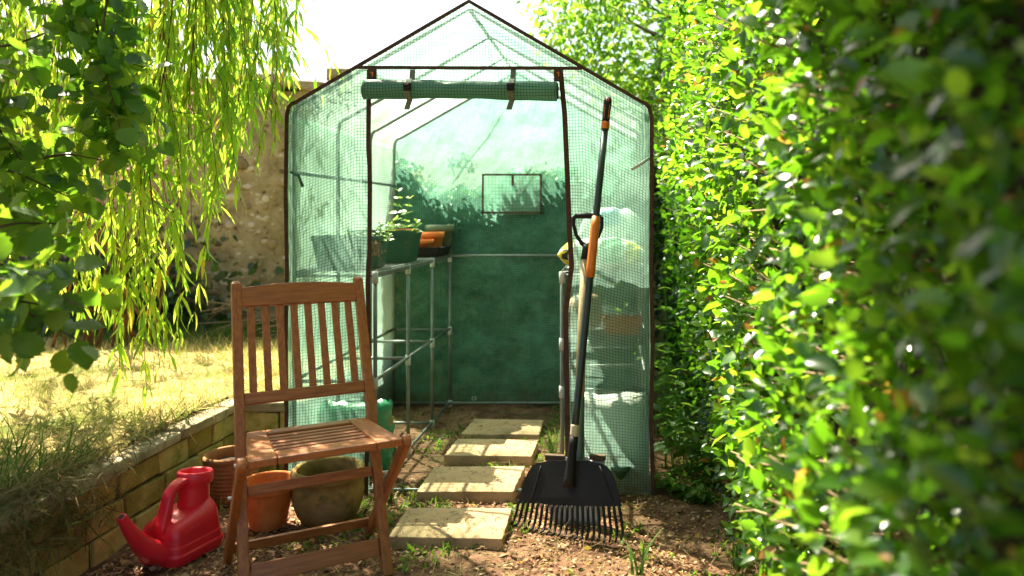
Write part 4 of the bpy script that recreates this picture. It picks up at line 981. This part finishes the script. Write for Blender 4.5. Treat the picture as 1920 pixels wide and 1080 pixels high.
# strand tips, in photograph pixels and metres of distance
tips = [(275, 738, 3.0), (225, 700, 3.05), (300, 690, 2.95), (335, 640, 3.1), (250, 640, 3.0), (285, 600, 3.1), (318, 665, 3.0), (350, 560, 3.2), (240, 560, 3.3), (300, 520, 3.2),
        (265, 480, 3.0), (330, 470, 3.3), (365, 590, 3.15), (205, 430, 3.3), (360, 430, 3.2), (390, 410, 3.3), (415, 400, 3.1), (445, 360, 3.2), (430, 300, 3.3), (400, 330, 3.4),
        (455, 250, 3.2), (475, 235, 3.3), (380, 260, 3.2), (345, 330, 3.0), (350, 220, 3.4), (515, 268, 3.0), (508, 230, 3.05), (490, 170, 3.3), (520, 120, 3.3), (540, 130, 3.35), (556, 100, 3.4), (505, 60, 3.3), (470, 140, 3.2),
        (170, 520, 3.3), (140, 560, 3.4), (110, 600, 3.3), (80, 560, 3.2), (50, 520, 3.4), (25, 600, 3.3), (155, 610, 3.5), (195, 590, 3.5), (10, 480, 3.5), (125, 470, 3.2), (60, 420, 3.5), (95, 380, 3.4), (175, 350, 3.4),
        (230, 300, 3.3), (255, 350, 3.4), (285, 250, 3.5), (315, 280, 3.4), (340, 150, 3.5), (300, 130, 3.5), (370, 140, 3.3), (420, 170, 3.4), (440, 120, 3.5), (400, 90, 3.4), (30, 330, 3.6), (75, 260, 3.6), (130, 250, 3.6)]
for x, y, d in tips: hang(x, y, d)
for k in range(26): hang(rng.uniform(150, 470), rng.uniform(60, 330), rng.uniform(3.0, 3.8), side=2)
for k in range(70): hang(rng.uniform(-430, 5), rng.uniform(150, 430), rng.uniform(2.5, 3.4), side=2)  # unseen strands off the left edge, added to shade the near lawn
foliage_tubes(paths, "twig", M['twig'], wl, 4)
fast("trailing_foliage", *join(sets), M['willow'], wl)
# crown above the frame; unseen clusters added to shade the hedge and block sky
sets = []; 
cc = [(-3.4, 2.6, 3.6, .7), (-2.2, 1.7, 3.4, .5), (.02, 1.45, 3.2, .36), (-.2, 1.75, 3.2, .36), (-.45, 1.95, 3.15, .28), (.0, 1.1, 3.25, .4), (-.25, 1.35, 3.25, .4), (-.5, 1.7, 3.25, .36), (.0, .7, 3.3, .45), (-.9, 1.0, 3.4, .5), (.5, .9, 3.3, .4), (.3, .2, 3.3, .5), (-.6, .2, 3.4, .5), (-.2, -.5, 3.3, .6)]
for x, y, z, r in cc:
    m_ = int(6000 * r); P = np.array([x, y, z]) + rng.normal(0, r * .5, (m_, 3)) * np.array([1, 1, .45]); P[:, 2] = np.maximum(P[:, 2], 2.95); sets.append(leafset(P, rdir(m_, (0, 0, -.6), .7), rdir(m_, (0, 0, 1), .6), rng.uniform(.08, .12, m_), rng.uniform(.016, .026, m_), 'lance'))
fast("crown_shade_canopy", *join(sets), M['willow'], wl)

# ---- broad leaved bush close to the camera
hz = thing("hazel_bush", (-2.15, 1.75, .3), "broad leaved bush with dark rounded leaves in front of the willow", "bush")
sets = []; paths = []
def branch(pts, dens=.02, leafL=(.045, .075), r0=.006, spread=.045):
    P = np.array([px(*p) for p in pts]); tt = np.linspace(0, 1, len(P)); m_ = 20; ts = np.linspace(0, 1, m_); Q = np.stack([np.interp(ts, tt, P[:, k]) for k in range(3)], 1)
    for _ in range(3): Q[1:-1] = .25 * Q[:-2] + .5 * Q[1:-1] + .25 * Q[2:]
    paths.append((Q, np.linspace(r0, .0015, m_))); ln = np.linalg.norm(np.diff(Q, axis=0), axis=1).sum(); n_ = max(4, int(ln / dens))
    i = rng.integers(0, m_ - 1, n_); p = Q[i] + rng.normal(0, spread, (n_, 3)); D = (p - Q[i]) * 12 + np.array([0.1, -.1, -.35]) + rng.normal(0, .4, (n_, 3)); N = np.array([0, -.4, .7]) + rng.normal(0, .55, (n_, 3))
    l = rng.uniform(*leafL, n_); sets.append(leafset(p, D, N, l, l * rng.uniform(.8, .98, n_), 'round'))
branch([(60, -60, 2.4), (140, 0, 2.45), (195, 80, 2.5), (215, 180, 2.5), (240, 280, 2.55)], .0062)
branch([(120, -80, 2.5), (180, 20, 2.5), (195, 140, 2.5), (190, 250, 2.5)], .0065)
branch([(240, -120, 2.4), (205, -20, 2.4), (190, 60, 2.4), (200, 150, 2.4), (225, 240, 2.4)], .0065)
branch([(170, -100, 2.55), (190, 30, 2.55), (205, 140, 2.6), (215, 300, 2.6)], .0065)
branch([(-80, 60, 2.4), (-10, 90, 2.4), (40, 80, 2.4), (90, 60, 2.5), (135, 40, 2.5)], .016)
for (x0, y0, x1, y1) in ((-60, 180, 60, 330), (-60, 260, 110, 300), (-70, 300, 130, 370), (-60, 340, 170, 330), (-60, 380, 150, 400), (-60, 420, 210, 390), (-70, 460, 80, 470), (-60, 240, 30, 250), (-40, 330, 60, 420), (-50, 150, 20, 130), (-60, 400, 60, 390), (-60, 360, 40, 340), (-60, 290, 60, 290), (-60, 210, 50, 220), (60, 300, 190, 300), (-60, 440, 120, 420), (-70, 130, 60, 200)):
    d = rng.uniform(2.2, 2.8); branch([(x0, y0, d), ((x0 + x1) / 2, (y0 + y1) / 2 - 12, d), (x1, y1, d + .1)], .0095)
for (x0, y0, x1, y1, d) in ((-90, 500, 190, 590, 1.75), (-90, 540, 150, 640, 1.75), (-90, 560, 60, 590, 1.7), (-90, 520, 70, 550, 1.7), (-80, 600, 60, 620, 1.8), (-90, 500, 100, 520, 1.9), (-90, 570, 120, 580, 1.85), (-90, 480, 60, 500, 1.9)):
    branch([(x0, y0, d), ((x0 + x1) / 2, (y0 + y1) / 2 - 15, d), (x1, y1, d + .05)], .0115, (.045, .075))
for k in range(30):           # the bush's body beyond the frame
    d = rng.uniform(1.6, 2.4); x = rng.uniform(-560, -150); y = rng.uniform(-60, 620); branch([(x - 120, y + 60, d), (x, y, d), (x + 120, y + rng.uniform(-60, 60), d)], .012)
for k in range(44):  # more unseen branches, added off frame to shade the near lawn
    d = rng.uniform(2.4, 3.1); x = rng.uniform(-420, -110); y = rng.uniform(-60, 420); branch([(x - 100, y + 60, d), (x, y, d), (x + 80, y + rng.uniform(-60, 60), d)], .008)
for k in range(8):
    a = np.array([-2.15, 1.75, .28]); e = np.array([-2.0 + rng.normal(0, .25), 1.75 + rng.normal(0, .2), rng.uniform(1.2, 2.2)]); paths.append(([a, (a + e) / 2 + rng.normal(0, .08, 3), e], [.016, .011, .005]))
foliage_tubes(paths, "branch", M['bark'], hz)
fast("foliage", *join(sets), M['hazel'], hz)

# ---- pink plume shrub
pk = thing("plume_shrub", (-3.1, 4.6, .3), "shrub with faded pink flower plumes behind the willow strands", "shrub")
sets = []; paths = []
for (x, y, h) in ((215, 300, 120), (190, 270, 80), (232, 330, 80), (150, 200, 130), (60, 120, 150), (270, 230, 110), (30, 60, 130), (120, 60, 120), (180, 40, 100), (310, 240, 90), (85, 30, 120), (355, 200, 70), (240, 160, 100), (15, 200, 120)):
    d = 4.6 + rng.normal(0, .1); b_ = px(x, y + h / 2, d); t_ = px(x + rng.normal(0, 12), y - h / 2, d); base = np.array([-3.1 + rng.normal(0, .25), 4.65, .28]); paths.append(([base, (base + b_) / 2 + np.array([rng.normal(0, .05), 0, .05]), b_, t_], [.009, .006, .004, .002]))
    m_ = 260; s = rng.uniform(0, 1, m_); wd = .075 * (1 - s) + .012; p = b_ + (t_ - b_) * s[:, None] + rng.normal(0, 1, (m_, 3)) * wd[:, None] * .6; sets.append(leafset(p, rdir(m_, (0, 0, .6), .7), rdir(m_), rng.uniform(.016, .03, m_), rng.uniform(.008, .014, m_), 'bit'))
foliage_tubes(paths, "stem", M['twig'], pk); fast("flower_plume", *join(sets), M['pink'], pk)

# ---- weeds at the hedge foot
def weed(loc, h, ns, label, rz=0, name="nettle_plant"):
    t = thing(name, loc, label, "weed", "leafy weeds at the hedge foot", rz); mb = MB(); sets = []
    for k in range(ns):
        lx, ly = rng.normal(0, .05), rng.normal(0, .05); lean = rng.normal(0, .12, 2); hh = h * rng.uniform(.6, 1.05)
        Q = np.array([(lx + lean[0] * s * s, ly + lean[1] * s * s, hh * s) for s in np.linspace(0, 1, 8)]); mb.tube(Q, np.linspace(.0032, .0014, 8), 5)
        for j in range(7):
            s = .2 + .8 * j / 6; p = np.array([lx + lean[0] * s * s, ly + lean[1] * s * s, hh * s]); a = j * 1.57 + rng.uniform(0, .8); l = rng.uniform(.05, .085) * (1.1 - .5 * s)
            for sg in (0, pi): sets.append(leafset(p[None] , np.array([[cos(a + sg), sin(a + sg), -.15]]), np.array([[0, 0, 1.]]) + rng.normal(0, .2, (1, 3)), l, l * .6, 'round'))
    part(mb, "stem", M['weed'], t); o = fast("foliage", *join(sets), M['weed']); o.parent = t; return t
weed(tuple(px(1262, 870, 3.4)[:2]) + (0,), .52, 6, "tall leafy weed closest to the greenhouse corner")
weed(tuple(px(1295, 860, 3.65)[:2]) + (0,), .66, 6, "tallest leafy weed in the shade of the hedge foot")
weed(tuple(px(1250, 840, 3.85)[:2]) + (0,), .72, 5, "leafy weed half hidden behind the greenhouse side")
weed(tuple(px(1335, 890, 3.2)[:2]) + (0,), .34, 5, "short leafy weed tucked under the hedge leaves")
weed(tuple(px(1290, 935, 2.95)[:2]) + (0,), .10, 5, "tiny leafy weed on the bare earth by the greenhouse corner")

# ---- grass tufts
def tuft(loc, n_, L, label, mat='greengrass', wd=.007, arch=.5, name="grass_tuft"):
    mb = MB()
    for k in range(n_):
        a = rng.uniform(0, 2 * pi); l = L * rng.uniform(.5, 1.1); r = rng.uniform(.25, 1.1) * arch; x0, y0 = rng.normal(0, .012, 2); sd = np.array([-sin(a), cos(a), 0]) * wd / 2; secs = []; V = []; F = []
        for i, s in enumerate(np.linspace(0, 1, 9)):
            p = np.array([x0 + cos(a) * r * l * s ** 1.6, y0 + sin(a) * r * l * s ** 1.6, l * (s - .55 * r * s ** 2.4)]); w_ = (1 - s ** 2.2) + .04; V += [p - sd * w_, p + sd * w_]
        mb.add(V, [(2 * i, 2 * i + 1, 2 * i + 3, 2 * i + 2) for i in range(8)])
    o = mb.build(name, M[mat], None, smooth=True); o.location = loc; return tag(o, label, "grass", "grass tufts")
tuft(tuple(px(1035, 850, 3.45)[:2]) + (0,), 22, .19, "bright green grass tuft beside the inner stepping stones")
tuft(tuple(px(1195, 1085, 2.36)[:2]) + (0,), 7, .16, "arching yellow green blades in the front leaf litter", wd=.009, arch=.8)
tuft((-1.40, 3.33, .26), 20, .16, "bright grass tuft sprouting from the top of the brick wall")
tuft(tuple(px(1380, 1075, 2.4)[:2]) + (0,), 18, .13, "green grass tuft at the near foot of the hedge")
tuft(tuple(px(415, 880, 2.93)[:2]) + (0,), 16, .17, "thin grass tuft between the ribbed pot and the chair leg", mat='straw', wd=.005)
tuft(tuple(px(735, 905, 2.98)[:2]) + (0,), 12, .06, "small grass tuft by the end of the threshold bar")

# ---- ground cover
def scatter(n_, xr, yr, zf, fn=None):
    x = rng.uniform(*xr, n_); y = yr[0] + (yr[1] - yr[0]) * rng.uniform(0, 1, n_)
    if fn is not None: k = fn(x, y); x, y = x[k], y[k]
    return np.stack([x, y, zf(x, y)], 1)
def offstone(x, y): return ~((x > -.77) & (x < -.37) & (((y > 2.565) & (y < 2.82)) | ((y > 2.995) & (y < 3.285)) | ((y > 3.43) & (y < 3.69)) | ((y > 3.80) & (y < 4.06))))
P = scatter(27000, (-1.62, .75), (1.85, 3.25), lambda x, y: gz(x, y) + rng.uniform(.002, .012, len(x)), lambda x, y: offstone(x, y) & (rng.uniform(0, 1, len(x)) < .55 + .45 * np.tanh(2 * vnoise(x, y, 0, 6, 50))))
n = len(P); L = rng.uniform(.007, .02, n) * np.where(rng.uniform(0, 1, n) < .1, 1.9, 1)
tag(fast("leaf_litter", *leafset(P, rdir(n, (0, 0, 0)) * np.array([1, 1, .3]), rdir(n, (0, 0, 1.3), .5), L, L * rng.uniform(.3, .8, n), 'bit'), M['litter']), "brown leaf litter and bark scraps scattered over the bare earth", "leaf litter", kind='stuff')
P = scatter(7000, (-1.62, .6), (1.85, 4.45), lambda x, y: gz(x, y) + rng.uniform(.003, .02, len(x)), lambda x, y: offstone(x, y) & (vnoise(x, y, 0, 4, 51) + .5 * (x < -.7) > -.1))
n = len(P)
tag(fast("straw_scatter", *leafset(P, rdir(n) * np.array([1, 1, .25]), rdir(n, (0, 0, 1), .5), rng.uniform(.03, .11, n), rng.uniform(.0012, .0032, n), 'blade'), M['straw']), "loose straw and dry grass clippings on the ground", "straw", kind='stuff')
# crumbs on the stones
P = scatter(700, (-.77, -.37), (2.56, 4.07), lambda x, y: 0 * x + .039, lambda x, y: ~offstone(x, y)); n = len(P); P[P[:, 1] > 3.78, 2] -= .006
tag(fast("soil_crumbs", *leafset(P, rdir(n) * np.array([1, 1, .1]), rdir(n, (0, 0, 2), .4), rng.uniform(.004, .014, n) * np.where(rng.uniform(0, 1, n) < .12, 4.5, 1), rng.uniform(.002, .0045, n), 'bit'), M['compost']), "dark earth crumbs and twigs lying on the stepping stones", "crumbs", kind='stuff')
# low green growth inside and on the ground
P = scatter(9500, (-1.35, .6), (2.1, 4.45), lambda x, y: gz(x, y) + .002, lambda x, y: offstone(x, y) & (vnoise(x, y, 0, 6, 52) > .1 + .25 * (y < 2.5))); n = len(P)
tag(fast("ground_weeds", *leafset(P, rdir(n, (0, 0, .8), .7), rdir(n, (0, 0, .5), .8), rng.uniform(.012, .045, n), rng.uniform(.004, .014, n), 'oval'), M['weed']), "patches of small green seedlings in the bare earth", "weeds", kind='stuff')
# lawn
n = 42000
x = -1.68 - 4.6 * rng.uniform(0, 1, n) ** 1.4; y = 1.6 + 3.9 * rng.uniform(0, 1, n); s = rng.uniform(0, 1, n) < .06; x[s] = rng.uniform(-1.68, -1.36, s.sum()); y[s] = rng.uniform(3.42, 5.5, s.sum())
P = np.stack([x, y, lz(x, y) - .004], 1); far = y > 4.75 + .15 * vnoise(x, y, 0, 4, 60)
def blades(P, mat, name, label, Lr, up, wr):
    n_ = len(P); l = rng.uniform(*Lr, n_) * (1 + .5 * vnoise(P[:, 0], P[:, 1], 0, 5, 61)).clip(.4, 2); return tag(fast(name, *leafset(P, rdir(n_, (0, 0, up), .55), rdir(n_, (0, 0, .3), .8), l, rng.uniform(*wr, n_), 'blade'), M[mat]), label, "grass", kind='stuff')
blades(P[~far], 'lawngrass', "dry_grass", "sunlit dry straw coloured lawn grass", (.03, .085), .55, (.002, .0045))
blades(P[far], 'greengrass', "green_grass", "shaded green grass along the foot of the flint wall", (.05, .13), 1.0, (.003, .006))
# shaggy grass over the wall top
n = 9500; y = rng.uniform(1.25, 3.3, n); fr = rng.uniform(0, 1, n) < np.clip((2.62 - y) * 2.4, .06, 1); y = y[fr]; n = len(y)
dr = np.where(rng.uniform(0, 1, n) < .45, rng.uniform(0, .2, n), 0) * (y < 2.55); x = np.where(dr > 0, -1.64 + rng.uniform(0, .03, n), -1.7 + rng.normal(0, .05, n)); P = np.stack([x, y, .31 + rng.uniform(0, .03, n) - dr], 1); D = np.stack([rng.uniform(-.3, 1, n), rng.normal(0, .8, n), rng.uniform(-1.2, .6, n)], 1)
tag(fast("hanging_grass", *leafset(P, D, rdir(n, (.4, 0, .8), .7), rng.uniform(.03, .13, n), rng.uniform(.0015, .004, n), 'blade'), M['matted']), "shaggy dry grass hanging over the retaining wall", "grass", kind='stuff')
n = 900; y = rng.uniform(1.3, 2.6, n); P = np.stack([-1.72 - rng.uniform(0, .5, n), y, np.full(n, .3)], 1)
tag(fast("rough_grass", *leafset(P, rdir(n, (.3, -.1, .7), .5), rdir(n), rng.uniform(.08, .22, n), rng.uniform(.003, .006, n), 'blade'), M['greengrass']), "rough green grass above the near end of the retaining wall", "grass", kind='stuff')
